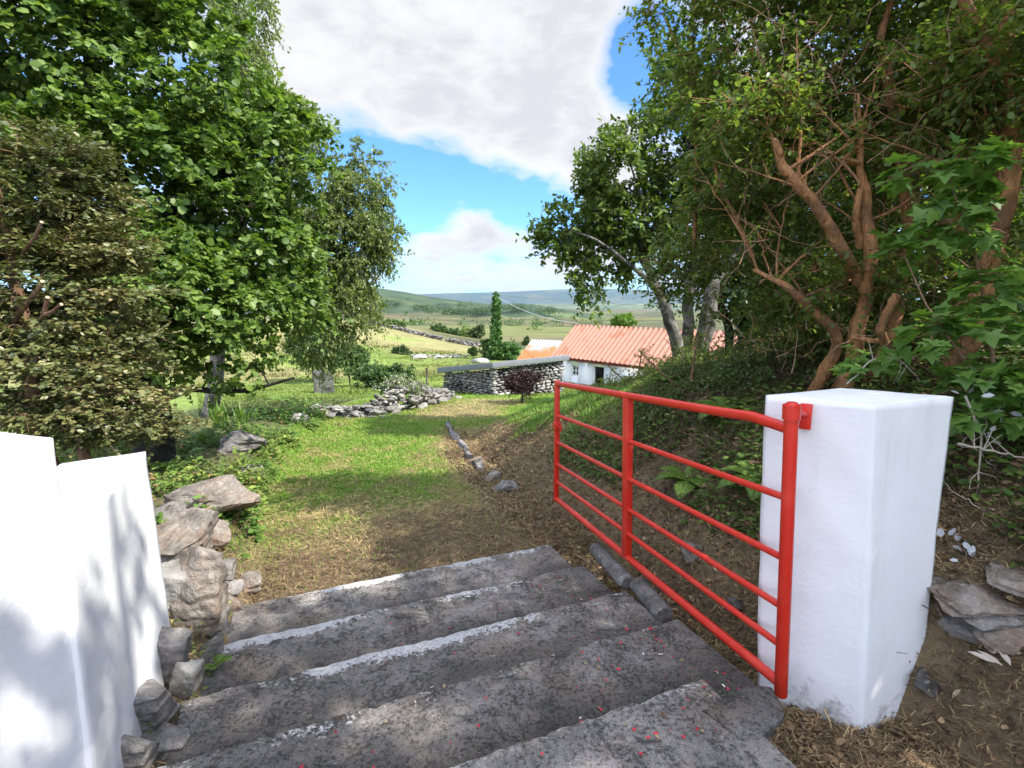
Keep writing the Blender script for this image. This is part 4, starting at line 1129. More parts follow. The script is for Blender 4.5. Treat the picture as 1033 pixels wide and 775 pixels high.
hb = A([-2.75, 3.1, 0]); hb[2] = gz(hb[0], hb[1])
def stubs(W):
    for P, r in [([(10, 330, 2.9), (28, 305, 2.8), (38, 293, 2.72), (43, 284, 2.7)], .014), ([(30, 340, 2.9), (44, 318, 2.72), (48, 300, 2.68)], .013), ([(44, 318, 2.72), (54, 314, 2.66), (62, 307, 2.62)], .010),
                 ([(20, 260, 2.9), (35, 240, 2.75), (42, 224, 2.7)], .010), ([(20, 400, 2.8), (34, 372, 2.7), (40, 350, 2.66)], .009)]:
        Q = limb(*P); W.tube(Q, np.linspace(r, r * .75, len(Q)), 7, cap=True, mi=1, capmi=2)
tree('dark_shrub', 'dense small leaved brownish shrub with pruned pale stubs behind the white pillar', 'shrub', hb,
     [(np.vstack([hb - A([0, 0, .2]), limb((35, 440, 3.0), (30, 350, 2.95), (10, 250, 2.95), (-10, 150, 2.9))]), [.05, .045, .035, .025, .012]),
      (np.vstack([hb + A([.1, .1, -.1]), limb((80, 430, 3.1), (85, 380, 3.1), (110, 330, 3.2))]), [.04, .03, .02, .01])],
     [lobe(35, 285, 3.0, 62, 66, .34), lobe(50, 385, 2.9, 80, 55, .38), lobe(10, 190, 3.1, 66, 40, .38), lobe(112, 410, 3.2, 60, 24, .26), lobe(135, 432, 3.2, 52, 14, .2), lobe(118, 375, 3.2, 44, 16, .2),
      lobe(120, 335, 3.3, 38, 14, .2), lobe(105, 290, 3.3, 44, 14, .22), lobe(100, 245, 3.3, 44, 14, .22), lobe(85, 205, 3.3, 40, 14, .22), lobe(60, 165, 3.2, 40, 16, .22), lobe(-60, 280, 2.9, 70, 130, .5)],
     760, 110, .029, T_OVAL, L_COTON, [B_TWIG, B_TWIG, CUT], R_=.17, r_twig=.0035, twl=7, up=.8, out=.3, rnd=.6, droop=.05, flat=.28, szv=.5, extra=stubs, wood='branches', leaf='foliage', tr=.0018)

# ================================================================== TREES ON THE SHADED SIDE
rb = at(690, 372, 9.2); rb[2] = gz(rb[0], rb[1])
tree('multi_stem_tree', 'grey barked multi stemmed tree with clustered dark leaves in front of the cottage', 'tree', rb,
     [(np.vstack([rb + A([-.1, 0, -.25]), limb((685, 345, 9.1), (668, 300, 9.0), (645, 255, 9.0), (615, 225, 9.0), (590, 205, 9.0))]), [.125, .11, .09, .07, .045, .02]),
      (np.vstack([rb + A([.08, .1, -.25]), limb((694, 340, 9.2), (693, 295, 9.2), (702, 250, 9.2), (700, 180, 9.2), (690, 120, 9.2))]), [.12, .105, .09, .075, .045, .02]),
      (np.vstack([rb + A([.3, .05, -.25]), limb((706, 345, 9.1), (712, 300, 9.0), (735, 262, 9.0), (765, 232, 8.9))]), [.11, .10, .09, .06, .025]),
      (np.vstack([rb + A([.4, .3, -.25]), limb((712, 350, 9.3), (722, 300, 9.4), (725, 240, 9.4), (740, 160, 9.4))]), [.09, .08, .07, .05, .02]),
      (limb((668, 300, 9.0), (655, 285, 8.8), (625, 258, 8.6), (598, 240, 8.5), (575, 232, 8.5)), [.06, .045, .03, .018, .01]),
      (limb((645, 255, 9.0), (655, 215, 8.8), (640, 180, 8.7), (632, 150, 8.7)), [.045, .03, .02, .01])],
     [lobe(622, 172, 9, 42, 30, .7), lobe(590, 212, 9, 34, 26, .6), lobe(566, 243, 9, 24, 16, .4), lobe(650, 225, 9.3, 46, 36, .7), lobe(690, 140, 9.2, 52, 44, .8), lobe(735, 180, 9.3, 56, 50, .8),
      lobe(590, 268, 8.8, 20, 10, .3), lobe(592, 292, 8.8, 16, 8, .25), lobe(700, 230, 9.6, 56, 34, .7), lobe(690, 85, 9.2, 36, 40, .6), lobe(760, 120, 9.3, 60, 60, .8), lobe(622, 255, 9.3, 30, 22, .4)],
     560, 84, .088, T_OVAL, L_HOLM, B_GREY, R_=.34, r_twig=.008, twl=6, up=.8, out=.45, rnd=.55, droop=.1)

db = at(752, 368, 12.5); db[2] = gz(db[0], db[1])
tree('dark_tree', 'shadowy tree with black trunks standing just behind the multi stemmed tree', 'tree', db,
     [(np.vstack([db - A([0, 0, .4]), limb((752, 330, 12.5), (745, 290, 12.5), (740, 220, 12.5))]), [.2, .17, .13, .06]),
      (np.vstack([db + A([.5, 0, -.4]), limb((768, 330, 12.5), (772, 290, 12.6), (790, 220, 12.6))]), [.16, .14, .11, .05]),
      (np.vstack([db + A([-.4, .1, -.4]), limb((738, 335, 12.4), (724, 300, 12.4), (715, 260, 12.4))]), [.12, .10, .08, .03])],
     [lobe(750, 275, 12.5, 48, 40, 1.2), lobe(790, 220, 12.5, 60, 60, 1.4), lobe(775, 325, 12.3, 24, 26, .7), lobe(800, 310, 12, 50, 40, 1.2)],
     420, 80, .11, T_OVAL, L_DARK, B_DARK, R_=.45, r_twig=.01)

fb = A([2.75, 4.3, 0]); fb[2] = gz(fb[0], fb[1])
def fstubs(W):
    for P, r, ra in [([(893, 345, 3.45), (888, 332, 3.4), (895, 315, 3.38), (905, 297, 3.35)], .030, .026),
                  ([(860, 340, 3.7), (885, 345, 3.5), (925, 332, 3.35), (955, 318, 3.25), (972, 302, 3.2), (988, 288, 3.15)], .020, .009),
                  ([(985, 205, 3.1), (970, 222, 3.05), (967, 246, 3.05)], .022, .019), ([(985, 205, 3.1), (960, 224, 3.0), (944, 226, 2.95)], .012, .009),
                  ([(985, 205, 3.1), (998, 240, 3.2), (1015, 262, 3.3)], .022, .02),
                  ([(868, 165, 3.9), (858, 162, 3.85), (850, 158, 3.83)], .018, .016)]:
        Q = limb(*P); t = np.linspace(0, len(Q) - 1, 4 * len(Q)); Q = np.stack([np.interp(t, range(len(Q)), Q[:, c]) for c in range(3)], 1)
        W.tube(Q, np.linspace(r, ra, len(Q)) * (1 + .08 * rng.normal(size=len(Q))), 9, cap=True, mi=0, capmi=1)
    mains = [limb((868, 310, 3.95), (880, 255, 3.9), (872, 205, 3.9), (868, 165, 3.9), (866, 110, 3.95)), limb((866, 285, 3.95), (845, 240, 3.8), (812, 195, 3.75), (790, 168, 3.75)),
             limb((850, 345, 4.0), (815, 305, 4.0), (792, 288, 4.0), (760, 272, 4.2)), limb((985, 330, 3.5), (1012, 220, 3.5), (1018, 130, 3.5)), limb((905, 330, 4.2), (915, 230, 4.2), (905, 118, 4.1))]
    for q_ in range(34):          # slender side branches leaving the main stems, ending in finer twigs
        P0 = mains[q_ % 5]; t0 = rng.uniform(.15, 1) * (len(P0) - 1); p0 = A([np.interp(t0, range(len(P0)), P0[:, c]) for c in range(3)]); L = rng.uniform(.35, .95)
        d = nrm(A([rng.normal() * .8 - .1, rng.uniform(-.2, .5), rng.uniform(.25, 1.1)])); s = np.linspace(0, 1, 14)[:, None]
        Q = p0 + d * L * s + A([rng.normal() * .2, rng.normal() * .12, .14]) * (s ** 2) + np.cumsum(rng.normal(size=(14, 3)) * .009, axis=0) * s; r = rng.uniform(.008, .016)
        W.tube(Q, np.linspace(r, .0022, 14), 7, mi=0)
        for e_ in range(4):
            b_ = Q[rng.integers(6, 14)]; d2 = nrm(d + rand_dir(1)[0] * .9); l2 = L * rng.uniform(.2, .45)
            W.tube(b_ + d2 * l2 * s[::3] + rng.normal(size=(5, 3)) * .008 * s[::3], np.linspace(.0045, .0014, 5), 5, mi=0)
    for _ in range(420):          # bare dead twigs
        c = at(rng.uniform(740, 1033), rng.uniform(20, 390), rng.uniform(3.1, 5.2)); d = rand_dir(1)[0] * A([1, .6, 1]); L = rng.uniform(.1, .5)
        s = np.linspace(0, 1, 5)[:, None]; W.tube(c + d * L * s + rng.normal(size=(5, 3)) * .012, np.linspace(.0042, .0014, 5), 4, mi=2)
tree('fuchsia_tree', 'huge overgrown fuchsia with peeling orange brown branches over the shaded bank', 'shrub', fb,
     [(np.vstack([fb + A([-.2, -.1, -.3]), limb((866, 360, 4.0), (868, 310, 3.95), (880, 255, 3.9), (872, 205, 3.9), (868, 165, 3.9), (866, 95, 3.95))]), [.070, .062, .050, .045, .040, .026, .010]),
      (limb((866, 285, 3.95), (845, 240, 3.8), (812, 195, 3.75), (788, 165, 3.75), (780, 142, 3.75)), [.046, .042, .037, .032, .024]),
      (np.vstack([fb + A([-.3, 0, -.2]), limb((850, 345, 4.0), (815, 305, 4.0), (792, 288, 4.0), (760, 272, 4.2))]), [.055, .044, .038, .026, .012]),
      (np.vstack([fb + A([.5, -.2, -.3]), limb((985, 330, 3.5), (1012, 220, 3.5), (1018, 130, 3.5), (1012, 60, 3.5), (1018, -20, 3.5))]), [.070, .066, .060, .062, .054, .04]),
      (limb((905, 118, 4.1), (896, 75, 4.1), (888, 40, 4.1), (900, 0, 4.1)), [.05, .04, .03, .02]),
      (np.vstack([fb + A([.1, 0, -.2]), limb((905, 330, 4.2), (915, 230, 4.2), (905, 118, 4.1), (930, 50, 4.1))]), [.05, .044, .038, .032, .016]),
      (limb((1012, 100, 3.5), (1003, 60, 3.4), (985, 20, 3.4), (960, -20, 3.4)), [.05, .045, .035, .02]),
      (limb((868, 250, 3.95), (864, 220, 3.85), (868, 190, 3.85)), [.03, .025, .02]),
      (limb((700, 250, 5.2), (702, 120, 5.0), (699, 40, 4.9), (700, -5, 4.9)), [.02, .014, .009, .005]),
      (limb((760, 260, 4.6), (725, 180, 4.8), (690, 60, 4.9), (668, 14, 4.9)), [.02, .014, .008, .004])],
     [lobe(775, 60, 4.6, 62, 80, .6), lobe(850, 40, 4.5, 85, 70, .6), lobe(960, 40, 4.1, 90, 70, .6), lobe(748, 150, 4.9, 52, 52, .5), lobe(840, 150, 4.9, 85, 80, .45), lobe(960, 170, 4.4, 80, 80, .45),
      lobe(735, 232, 5.4, 46, 40, .5), lobe(830, 285, 5.1, 85, 60, .5), lobe(950, 290, 4.6, 90, 70, .5), lobe(1050, 180, 3.6, 60, 180, .5), lobe(672, 14, 4.9, 18, 12, .15), lobe(702, 52, 4.9, 14, 30, .2),
      lobe(930, 115, 3.7, 60, 22, .3), lobe(760, 120, 3.9, 40, 26, .25), lobe(850, 285, 3.9, 50, 16, .25), lobe(990, 60, 3.3, 44, 26, .25), (A([3.15, 2.75, 3.9]), A([.7, .6, .55])), (A([3.0, 3.3, 3.1]), A([.4, .4, .4])), lobe(800, -50, 4.6, 120, 50, .7), lobe(960, -60, 4.2, 120, 60, .7), lobe(690, 270, 5.8, 30, 25, .3)],
     1330, 78, .048, T_OVAL, L_FUCH, [B_RED, CUT, B_TWIG], R_=.28, r_twig=.004, twl=6, up=.8, out=.2, rnd=.55, droop=.18, flat=.7, extra=fstubs, wood='branches', leaf='foliage', tr=.0028)

# dense hedge that closes the view behind the fuchsia and runs along the road out of frame
kb = A([5.2, 5.6, 0]); kb[2] = gz(kb[0], kb[1])
tree('hedge_shrub', 'deep green leafy shrub filling the gaps behind the orange fuchsia branches', 'shrub', kb,
     [(np.vstack([kb, kb + A([-.3, .2, 1.2]), kb + A([-.8, .3, 2.6])]), [.08, .06, .02]), (np.vstack([kb, kb + A([.3, .4, 1.4]), kb + A([.9, .5, 3])]), [.08, .06, .02])],
     [lobe(850, 210, 6.8, 80, 100, .6), lobe(930, 260, 6.4, 100, 110, .6), lobe(950, 110, 6.4, 90, 90, .7), lobe(1040, 200, 6., 80, 180, .7), lobe(830, 310, 6.6, 60, 45, .5)],
     480, 80, .085, T_OVAL, L_HOLM, B_DARK, R_=.42, r_twig=.008)
sb = A([4.3, 1.2, 0]); sb[2] = gz(sb[0], sb[1])
tree('hedge_shrub', 'leafy roadside shrub beside the camera whose shade falls on the steps', 'shrub', sb,
     [(np.vstack([sb, sb + A([-.2, .2, 1.2]), sb + A([-.5, .3, 2.4]), sb + A([-.2, .0, 4.2])]), [.08, .06, .04, .02]), (np.vstack([sb, sb + A([.3, -.4, 1.4]), sb + A([.4, -.5, 2.4])]), [.08, .06, .02])],
     [(A([3.9, 1.9, 2.6]), A([.8, .9, 1.2])), (A([4.1, .8, 2.8]), A([.9, .9, 1.3])), (A([4.3, -.5, 2.6]), A([1., 1., 1.3])), (A([4.2, 1.0, 4.2]), A([.9, 1.0, 1.0])), (A([4.3, -.4, 4.2]), A([.9, 1.0, 1.0])), (A([4.3, .6, 5.6]), A([.7, .9, .6]))],
     820, 84, .06, T_OVAL, L_FUCH, B_RED, R_=.32, r_twig=.006)
vb = A([4.7, -.7, 0]); vb[2] = gz(vb[0], vb[1])
tree('roadside_tree', 'tall thin crowned roadside tree dappling the white wall with shade', 'tree', vb,
     [(np.vstack([vb - A([0, 0, .2]), vb + A([-.1, .1, 2.5]), vb + A([-.2, .15, 5]), vb + A([-.4, .2, 7])]), [.14, .11, .07, .02])],
     [(A([4.3, -.5, 6.7]), A([.9, .9, .7])), (A([4.5, .5, 6.2]), A([.5, .5, .4]))], 60, 40, .085, T_ROUND, L_BROAD, B_GREY, R_=.3, r_twig=.006)

yb = A([2.75, 2.5, 0]); yb[2] = gz(yb[0], yb[1])
tree('sycamore_sapling', 'sycamore sapling with bright green lobed leaves beside the shaded pillar', 'sapling', yb,
     [(np.vstack([yb - A([0, 0, .2]), limb((1010, 430, 2.7), (1000, 350, 2.75), (985, 260, 2.9), (950, 160, 3.0))]), [.014, .012, .009, .006, .003]),
      (np.vstack([yb, limb((1000, 400, 2.6), (960, 345, 2.7), (930, 300, 2.9), (905, 240, 3.0))]), [.012, .008, .007, .005, .003])],
     [lobe(925, 240, 3.0, 26, 24, .15), lobe(955, 170, 3.0, 45, 18, .2), lobe(975, 315, 2.9, 42, 14, .15), lobe(1005, 350, 2.6, 36, 34, .2), lobe(985, 400, 2.5, 40, 28, .2), lobe(1010, 290, 2.7, 26, 20, .15), lobe(870, 362, 3.1, 22, 10, .12),
      lobe(1025, 400, 2.4, 30, 40, .2), lobe(945, 330, 2.7, 20, 12, .1), lobe(990, 215, 2.9, 40, 20, .15), lobe(1020, 440, 2.5, 20, 18, .15)],
     88, 14, .088, T_LOBED, L_SYC, B_TWIG, R_=.13, r_twig=.0028, twl=3, up=1.0, out=.15, rnd=.35, droop=.25, flat=.5, leaf='foliage', tr=.0018)

# scrub on the bank in front of the multi stemmed tree
for (px, py, Y, lobes_, nn_, lm, lab, sz, Rr) in [
    (640, 402, 7.6, [(640, 396, 7.6, 34, 13, .4), (612, 403, 7.8, 24, 9, .3), (674, 384, 7.6, 22, 20, .4), (655, 412, 7.2, 34, 14, .4), (618, 372, 7.6, 6, 14, .1), (650, 366, 7.6, 8, 16, .1)], 170, L_SCRUB, 'yellow green scrubby bush behind the top gate bar', .034, .2),
    (705, 390, 7.0, [(705, 362, 7.0, 30, 28, .35), (730, 385, 6.8, 34, 22, .4), (690, 400, 6.7, 36, 18, .4)], 170, L_SCRUB, 'twiggy green bush at the foot of the grey trunks', .034, .2),
    (690, 450, 5.2, [(672, 425, 5.4, 36, 20, .35), (720, 420, 5.2, 36, 24, .35), (650, 450, 5.2, 22, 14, .25), (745, 400, 5.2, 28, 20, .3)], 150, L_BUSH, 'shaded bush growing on the bank behind the gate brace', .032, .18),
    (790, 372, 6.6, [(770, 355, 6.6, 34, 16, .4), (810, 362, 6.2, 40, 18, .4)], 90, L_DARK, 'dark low bush on the mossy bank crest above the pillar', .04, .2)]:
    b = at(px, py, Y); b[2] = gz(b[0], b[1])
    tree('bank_shrub', lab, 'shrub', b, [(np.vstack([b - A([0, 0, .1]), b + A([.05, 0, .3]), b + A([.1, .05, .6])]), [.02, .014, .006]), (np.vstack([b, b + A([-.3, 0, .25]), b + A([-.5, .05, .45])]), [.014, .01, .004])],
         [lobe(*q) for q in lobes_], nn_, 40, sz, T_OVAL, lm, B_TWIG, R_=Rr, r_twig=.003, group='shrubs on the shaded bank', wood='branches', leaf='foliage', twl=5, tr=.0018, up=.6, rnd=.8)

# dark red bush beside the shed
b = at(527, 404, 14.2); b[2] = gz(b[0], b[1])
tree('red_leaf_shrub', 'dark purple red shrub standing in front of the lit shed wall', 'shrub', b,
     [(np.vstack([b - A([0, 0, .1]), b + A([0, 0, .4]), b + A([.05, 0, .8])]), [.03, .02, .01])],
     [lobe(527, 388, 14.2, 16, 16, .45), lobe(520, 384, 14.2, 12, 10, .3), lobe(535, 380, 14.2, 10, 8, .3)], 130, 60, .06, T_SLIM, L_RED, B_DARK, R_=.16, r_twig=.005, hollow=.2, wood='branches', leaf='foliage', out=.5, up=.2, rnd=1)

# bushes and trees of the meadow
def bush(px, py, Y, rx, ry, lab, lm=L_BUSH, nc=90, n=50, sz=None, name='bush', cat='bush', group='bushes in the meadow', seed=None):
    b = at(px, py + ry, Y); b[2] = gz(b[0], b[1]); c = at(px, py, Y); k = Y / FPX
    ls = [(c, A([rx * k * .8, rx * k * .6, ry * k * .9]))]
    for q in range(5): ls.append((c + A([rng.uniform(-.65, .65) * rx * k, rng.uniform(-.4, .4) * rx * k, rng.uniform(-.35, .4) * ry * k]), A([rx * k * .42, rx * k * .4, ry * k * .55])))
    tree(name, lab, cat, b, [(np.vstack([b - A([0, 0, .2]), (b + c) / 2, c]), [.05 * ry * k, .04 * ry * k, .02 * ry * k])], ls, nc, n, sz or .085 * math.sqrt(Y / 14.), T_OVAL, lm, B_DARK,
         R_=.24 * min(rx, ry) * k + .08, r_twig=.006, group=group, wood='branches' if cat == 'bush' else 'trunk', leaf='foliage' if cat == 'bush' else 'crown', rnd=.7)
bush(392, 379, 21, 34, 13, 'wide rounded bush behind the tumbled wall', nc=240, n=60)
bush(405, 356, 44, 8, 7.5, 'small round dark bush alone in the tan meadow', L_DARK)
bush(315, 352, 27, 26, 19, 'large bush under the birch branches', nc=200, n=60)
bush(352, 362, 24, 20, 16, 'bush between the stone pier and the wide rounded bush', nc=140)
bush(372, 322, 78, 10, 8, 'bush at the upper end of the distant field wall')
bush(396, 326, 76, 9, 3.5, 'low bush half way along the distant field wall')
bush(403, 330, 72, 6, 4, 'small bush near the middle of the distant field wall')
for k, (px, py, rx, ry, lab) in enumerate([(443, 334, 7, 7, 'first round tree of the meadow hedgerow from the hill side'), (457, 336, 8, 6, 'second tree of the meadow hedgerow, low and wide'), (469, 337, 8, 7, 'third tree of the meadow hedgerow, olive green'),
                                          (481, 336, 8, 9, 'tallest darker tree of the meadow hedgerow next to the ivy pole'), (463, 341, 9, 5, 'low scrub in front of the meadow hedgerow')]):
    bush(px, py, 88, rx, ry, lab, [L_BUSH, L_BUSH, L_SCRUB, L_DARK, L_BUSH][k], 110, 50, name='hedgerow_tree', cat='tree', group='trees of the meadow hedgerow')
bush(490, 352, 44, 7, 12, 'bush against the ivy clad pole on the hill side', L_BUSH, 120)
bush(510, 355, 42, 13, 10, 'bright green bush between the ivy clad pole and the rusty outhouse', L_IVY, 150)
bush(477, 354, 46, 4, 4, 'tiny dark bush beside the field stones under the pole', L_DARK, 40)
bush(531, 345, 70, 3, 5, 'tiny upright bush in the field above the rusty outhouse', L_DARK, 40)
bush(630, 324, 38, 12, 7, 'bright yellow green treetop showing above the cottage ridge', L_LIGHT, 140, name='bright_tree', cat='tree', group=None)
# ivy on the pole
ls = [(pb + (pt - pb) * t + A([0, 0, 0]), A([w, w, .8])) for t, w in ((.08, .6), (.2, .5), (.32, .42), (.45, .36), (.57, .33), (.68, .29), (.78, .25), (.87, .20))]
T, d = sample_lobes(ls, 260, .3); V, F = foliage(None, T, d, .2, 60, .13, T_ROUND, up=.2, out=.9, rnd=.6, droop=.6)
tag(build('ivy', V, [F], L_IVY), 'column of green ivy climbing the utility pole', 'ivy')
# white lichen heap plant on the wall top
q = at(404, 387, 13.2); T, d = sample_lobes([(q, A([.42, .35, .2])), (q + A([-.3, 0, -.1]), A([.3, .3, .14])), (q + A([.35, .1, -.12]), A([.3, .3, .14]))], 110, .4)
zz = g(T[:, 0], T[:, 1]); V, F = foliage(None, T, d, .1, 40, .05, T_OVAL, up=.5, rnd=.8); C = np.repeat(A([[.13, .22, .05], [.55, .55, .48], [.26, .24, .10]])[rng.choice(3, len(V) // 6, p=[.45, .33, .22])], 6, 0)
tag(build('wall_plant', V, [F], M['blade'], cols=C), 'pale flowering plant sprawling over the tumbled wall top', 'plant')

# ================================================================== FERNS, STRAP LEAVES, DEAD BRANCHES
def fern(base, L, nf, lab, lean=None, mat=None, spread=1.):
    m = Mesh(); a0 = rng.uniform(0, 6.28)
    for f in range(nf):
        a = a0 + f / nf * 6.28 * spread + rng.normal() * .25; el = rng.uniform(.5, 1.15); l = L * rng.uniform(.7, 1.1)
        d = A([math.cos(a), math.sin(a), 0])
        if lean is not None: d = nrm(d + lean)
        s = np.linspace(0, 1, 20); R_ = base + d * (s * l * math.cos(el * .8))[:, None] + A([0, 0, 1.]) * (l * (s * math.sin(el) - .62 * s ** 2.2))[:, None]
        m.tube(R_, np.linspace(.003, .001, 20), 4)
        T = nrm(np.gradient(R_, axis=0)); side = nrm(np.cross(T, A([0, 0, 1.]))); N = np.cross(side, T)
        s2 = np.linspace(.12, .99, 40); P = np.stack([np.interp(s2, s, R_[:, c]) for c in range(3)], 1); ii = np.clip((s2 * 19).astype(int), 0, 19)
        sz = l * .24 * np.sin(np.pi * np.clip(s2 * .86 + .12, 0, 1)) ** .8 + .004
        for sg in (-1, 1):
            V, F = leaves(P, N[ii] + .15 * rand_dir(40), side[ii] * sg + T[ii] * .45 + A([0, 0, -.15]), sz, T_PINNA); m.add(V, F)
    return tag(m.out('fern', mat or L_FERN), lab, 'fern', 'ferns')
def atY(px, Y):
    q = at(px, 400, Y); q[2] = gz(q[0], q[1]); return q
for px, py, L, nf, lab in [(205, 445, .50, 8, 'bright fern under the broadleaf tree beside the strap leaves'), (190, 466, .42, 7, 'yellowing fern low beside the white wall end'), (252, 420, .55, 8, 'fern clump at the shaded end of the edging'),
                           (312, 430, .40, 7, 'light green fern where the ivy meets the grass'), (280, 405, .5, 8, 'fern standing behind the ivy in the field edge'), (170, 475, .38, 7, 'fern filling the corner behind the white wall')]:
    fern(ground_at(px, py, 3.2, 14), L, nf, lab)
fern(atz(240, 570, -.36), .20, 4, 'small single fern growing beside the round cobble')
fern(atz(218, 672, -.2), .13, 4, 'tiny fern sprouting between stones at the second step')
for px, Y, L, lab in [(735, 4.6, .42, 'arching fern lit behind the upper gate bars'), (700, 4.1, .34, 'fern in shade behind the middle gate bars'), (775, 3.4, .36, 'fern tucked behind the pillar edge'), (680, 5.6, .4, 'fern under the shaded bush')]:
    q = atY(px, Y); fern(q, L, 7, lab, lean=A([-.5, -.3, 0]))
def strap(base, L, n, lab):
    m = Mesh()
    for k in range(n):
        a = rng.uniform(0, 6.28); l = L * rng.uniform(.6, 1.1); d = A([math.cos(a), math.sin(a), 0]); s = np.linspace(0, 1, 9); b = base + A([*rng.normal(size=2) * .07, 0])
        lean = rng.uniform(.15, .6)
        P = b + d * (l * lean * s ** 1.6)[:, None] + A([0, 0, 1.]) * (l * (s - .35 * lean * s ** 2.5))[:, None]; sd = nrm(np.cross(d, A([0, 0, 1.]))); w = .013 * np.sin(np.pi * np.clip(s * .85 + .13, 0, 1)) ** .6
        V = np.concatenate([P - sd * w[:, None], P + sd * w[:, None]]); i = np.arange(8); m.add(V, np.stack([i, i + 9, i + 10, i + 1], -1))
    return tag(m.out('strap_leaf_plant', L_FERN), lab, 'plant', 'strap leaved plants')
strap(ground_at(222, 432, 4, 14), .55, 40, 'clump of upright strap leaves below the low bare branch')
strap(ground_at(246, 428, 4, 14), .45, 30, 'arching strap leaves next to the ivy covered stone')

pale = plain('bleached_twig', (.42, .36, .30), .8)
for k, (P, r, lab) in enumerate([([(968, 448, 2.3), (1000, 455, 2.3), (1040, 462, 2.3)], .006, 'pale straight dead twig level beside the pillar top'), ([(975, 400, 2.4), (990, 440, 2.4), (985, 500, 2.35), (978, 545, 2.3)], .006, 'pale bent dead twig drooping beside the pillar'),
                                 ([(1033, 500, 2.4), (1000, 470, 2.4), (968, 430, 2.4)], .004, 'thin dead twig crossing behind the level one'), ([(855, 388, 2.9), (875, 365, 2.9), (905, 360, 2.9), (930, 385, 2.9)], .005, 'white arched dead twig above the pillar top'),
                                 ([(1040, 540, 2.2), (1000, 520, 2.25), (970, 500, 2.3)], .004, 'brown dead twig low beside the pillar')]):
    Q = limb(*P); t = np.linspace(0, len(Q) - 1, 16); Q = np.stack([np.interp(t, range(len(Q)), Q[:, c]) for c in range(3)], 1) + rng.normal(size=(16, 3)) * .004
    m = Mesh(); m.tube(Q, np.linspace(r, r * .5, 16), 6)
    for e in range(7):
        i = rng.integers(3, 15); d = rand_dir(1)[0]; m.tube([Q[i], Q[i] + d * .06, Q[i] + d * .12 + rng.normal(size=3) * .02], [r * .5, r * .35, r * .2], 4)
    tag(m.out('dead_twig', pale, smoothed=True), lab, 'twig', 'dead twigs by the shaded pillar')
# ivy splashed with white paint at the pillar
c = at(968, 552, 2.22); T = c + rng.normal(size=(26, 3)) * A([.045, .04, .045]); V, F = leaves(T, rand_dir(26) + A([0, -.8, .4]), rand_dir(26), rng.uniform(.03, .05, 26), T_ROUND)
C = np.repeat(A([[.72, .74, .78], [.10, .13, .06]])[rng.choice(2, 26, p=[.75, .25])], 6, 0)
tag(build('ivy', V, [F], M['blade'], cols=C), 'small ivy tuft splashed with white paint against the pillar', 'ivy')
c = at(1000, 430, 2.4); T = c + rng.normal(size=(30, 3)) * A([.09, .06, .10]); V, F = leaves(T, rand_dir(30) + A([0, -.8, .4]), rand_dir(30), rng.uniform(.03, .05, 30), T_OVAL)
C = np.repeat(A([[.55, .57, .58], [.10, .15, .06]])[rng.choice(2, 30, p=[.5, .5])], 6, 0)
tag(build('ivy', V, [F], M['blade'], cols=C), 'straggly paint speckled ivy hanging beside the pillar top', 'ivy')
q = atz(1012, 672, .30); V, F = leaves(A([q, q + A([-.02, .01, .005]), q + A([.02, -.01, .008])]), A([[0, -.3, 1.]] * 3), A([[-.3, .9, .1], [-.7, .4, .2], [.2, .9, .3]]), .09, T_SLIM)
tag(build('dead_leaf', V, [F], pale), 'pale dry leaf lying on the earth below the slates', 'leaf')

# ================================================================== HILLS
def hill(name, prof, y0, y1, base, cols, label, amp=6., ny=50, nx=260, sc=180.):
    px = np.linspace(prof[0][0], prof[-1][0], nx); py = np.interp(px, [p[0] for p in prof], [p[1] for p in prof])
    for _ in range(12): py[1:-1] = (py[:-2] + 2 * py[1:-1] + py[2:]) / 4
    yc = y0 + (y1 - y0) * .6
    tx = (px - 516.5) / FPX; top = EYE + (307 - py) * yc / FPX
    Yv = np.linspace(y0, y1, ny); sN = np.clip((Yv - y0) / (yc - y0), 0, 1); sF = np.clip((y1 - Yv) / (y1 - yc), 0, 1)
    pr = np.minimum(np.sin(sN * math.pi / 2) ** 1.25, np.sin(sF * math.pi / 2))
    X = tx[:, None] * (Yv * .35 + yc * .65)[None]; Y = np.broadcast_to(Yv[None], X.shape)
    Z = base + (top[:, None] - base) * pr[None] + amp * (fbm(X / sc, Y / sc, 5) - .5) * pr[None]
    V = np.stack([X, Y, Z], -1).reshape(-1, 3); i = np.arange(nx - 1)[:, None] * ny; j = np.arange(ny - 1)[None]
    F = np.stack([i + j, i + ny + j, i + ny + j + 1, i + j + 1], -1).reshape(-1, 4)
    n1 = fbm(V[:, 0] / (sc * .9), V[:, 1] / (sc * .6), 5); n2 = fbm(V[:, 0] / (sc * .35) + 40, V[:, 1] / (sc * .5), 3)
    c = lerp(lerp(np.broadcast_to(A(cols[0]), V.shape), A(cols[1]), smooth(.38, .62, n1)), A(cols[2]), smooth(.55, .68, n2))
    o = build(name, V, [F], M['far'], smoothed=True, cols=c)
    return tag(o, label, kind='structure')
k = Mat('far_land'); a_ = k.n('ShaderNodeAttribute'); a_.attribute_name = 'Col'
nz = k.noise(.012, 8, .75); M['far'] = k.done(k.mix(1., a_.outputs['Color'], k.math('ADD', k.math('MULTIPLY', nz, 2.4), -.2), 'MULTIPLY'), .95)
hill('hills', [(150, 318), (230, 300), (300, 291), (350, 289), (385, 291.5), (410, 295), (440, 300.5), (470, 304.5), (500, 307.5), (530, 311), (565, 317), (600, 322)], 900, 2600, -40,
     [(.066, .092, .028), (.042, .070, .026), (.024, .044, .018)], 'green moorland hill sloping down into the valley')
